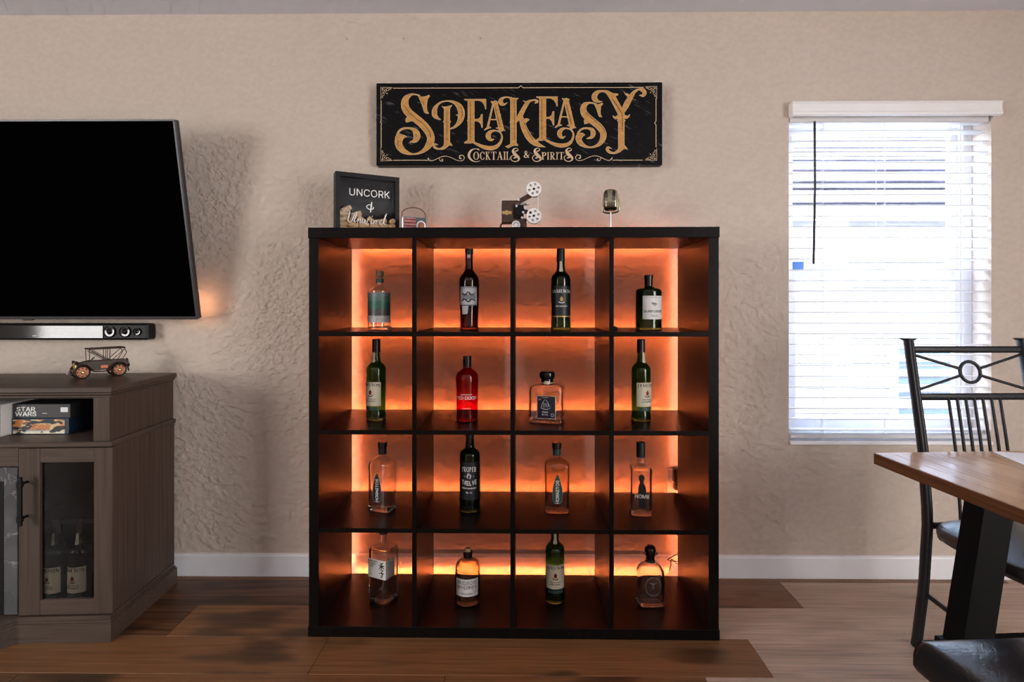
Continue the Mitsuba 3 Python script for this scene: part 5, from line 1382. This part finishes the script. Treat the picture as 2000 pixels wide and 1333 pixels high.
part(chair, 'lower_rail', tube([(0.01, back_y(0.44), 0.44), (CWD - 0.01, back_y(0.44), 0.44)], 0.011, 10), 'chair_metal', smooth=50)


def cushion(w, d, h, dome, n=4.5):
    r = [(0, w / 2 - 0.012, d / 2 - 0.012, n), (0.006, w / 2 - 0.003, d / 2 - 0.003, n), (h * 0.45, w / 2, d / 2, n), (h * 0.8, w / 2 - 0.006, d / 2 - 0.006, n)]
    for t in np.linspace(0.1, 1, 8):
        f = math.cos(t * PI / 2)
        r.append((h * 0.8 + (h * 0.2 + dome) * math.sin(t * PI / 2), max(0.004, (w / 2 - 0.006) * (f * 0.75 + 0.25 * (1 - t) + 0.0)), max(0.004, (d / 2 - 0.006) * (f * 0.75 + 0.25 * (1 - t))), n))
    return loft(r, 64)


sm_ = cushion(0.51, 0.43, 0.05, 0.024)
part(chair, 'seat', moved(sm_, CWD / 2, -0.236, 0.428), 'leather', smooth=50, label='padded black leather seat')
part(chair, 'seat_frame', bx(0.01, CWD - 0.01, -0.42, -0.03, 0.405, 0.430, 0.004), 'chair_metal')
for x in (0.02, CWD - 0.02):
    part(chair, 'front_leg', tube([(x, -0.375, 0), (x, -0.375, 0.41)], 0.016, 14), 'chair_metal', smooth=50)
for x in (0.005, CWD - 0.005):
    part(chair, 'side_stretcher', cyl((x, -0.375, 0.18), (x, back_y(0.2), 0.2), 0.008, 10), 'chair_metal', smooth=50)

stl = thing('stool', 'black leather stool in the lower right corner beside the table', 'stool', M4((0.868, 1.200, 0.0), 3.0))
cu = []
W_, D_ = 0.40, 0.36
nx = 28
xs = np.linspace(0, 1, nx)
g = np.array([[(x * W_, -y * D_) for x in xs] for y in xs])
V = []
for iy in range(nx):
    for ix in range(nx):
        a, b = xs[ix], xs[iy]
        e = min(a, 1 - a, b, 1 - b)
        puff = 0.028 * (1 - (abs(2 * a - 1)) ** 2.6) ** 0.8 * (1 - (abs(2 * b - 1)) ** 2.6) ** 0.8
        V.append((a * W_, -b * D_, 0.466 + puff))
V = np.array(V)
F = []
for iy in range(nx - 1):
    for ix in range(nx - 1):
        q = iy * nx + ix
        F += [(q, q + nx, q + nx + 1), (q, q + nx + 1, q + 1)]
rim = [ix for ix in range(nx)] + [iy * nx + nx - 1 for iy in range(1, nx)] + [(nx - 1) * nx + ix for ix in range(nx - 2, -1, -1)] + [iy * nx for iy in range(nx - 2, 0, -1)]
lev = [(0.014, 0.452, 0.006), (0.0, 0.43, 0.009), (0.0, 0.408, 0.009), (0.0, 0.398, 0.004), (0.0, 0.396, -0.02)]
prev = rim
Vl = [V]
cnt = len(V)
for _, z, out in lev:
    cx_, cy_ = W_ / 2, -D_ / 2
    R0 = V[rim]
    d_ = R0[:, :2] - [cx_, cy_]
    s_ = 1 + out / np.maximum(np.abs(d_).max(1), 1e-6)
    ringv = np.column_stack([cx_ + d_[:, 0] * s_, cy_ + d_[:, 1] * s_, np.full(len(rim), z)])
    cur = list(range(cnt, cnt + len(rim)))
    cnt += len(rim)
    Vl.append(ringv)
    for j in range(len(rim)):
        j2 = (j + 1) % len(rim)
        F += [(prev[j], prev[j2], cur[j2]), (prev[j], cur[j2], cur[j])]
    prev = cur
Vl.append(np.array([[W_ / 2, -D_ / 2, 0.396]]))
for j in range(len(rim)):
    F.append((prev[j], prev[(j + 1) % len(rim)], cnt))
cm = trimesh.Trimesh(np.vstack(Vl), np.array(F), process=False)
if cm.volume < 0:
    cm.invert()
part(stl, 'seat', cm, 'leather', smooth=48, label='padded black leather seat')
part(stl, 'apron', bx(0.012, W_ - 0.012, -D_ + 0.012, -0.012, 0.355, 0.396, 0.003), 'dark_cap')
for x in (0.012, W_ - 0.047):
    for y in (-D_ + 0.012, -0.047):
        part(stl, 'leg', bx(x, x + 0.035, y, y + 0.035, 0, 0.356, 0.003), 'dark_cap')

# ------------------------------------------------------------------ small nails left in the wall above the sign
for x, wh in ((-0.745, 'leftmost'), (-0.495, 'middle'), (-0.158, 'rightmost')):
    single('nail', cyl((x, WY, 2.352), (x, WY - 0.010, 2.355), 0.0014, 8), 'steel', f'small nail in the wall below the ceiling, {wh} of three', 'nail', group='nails above the sign')
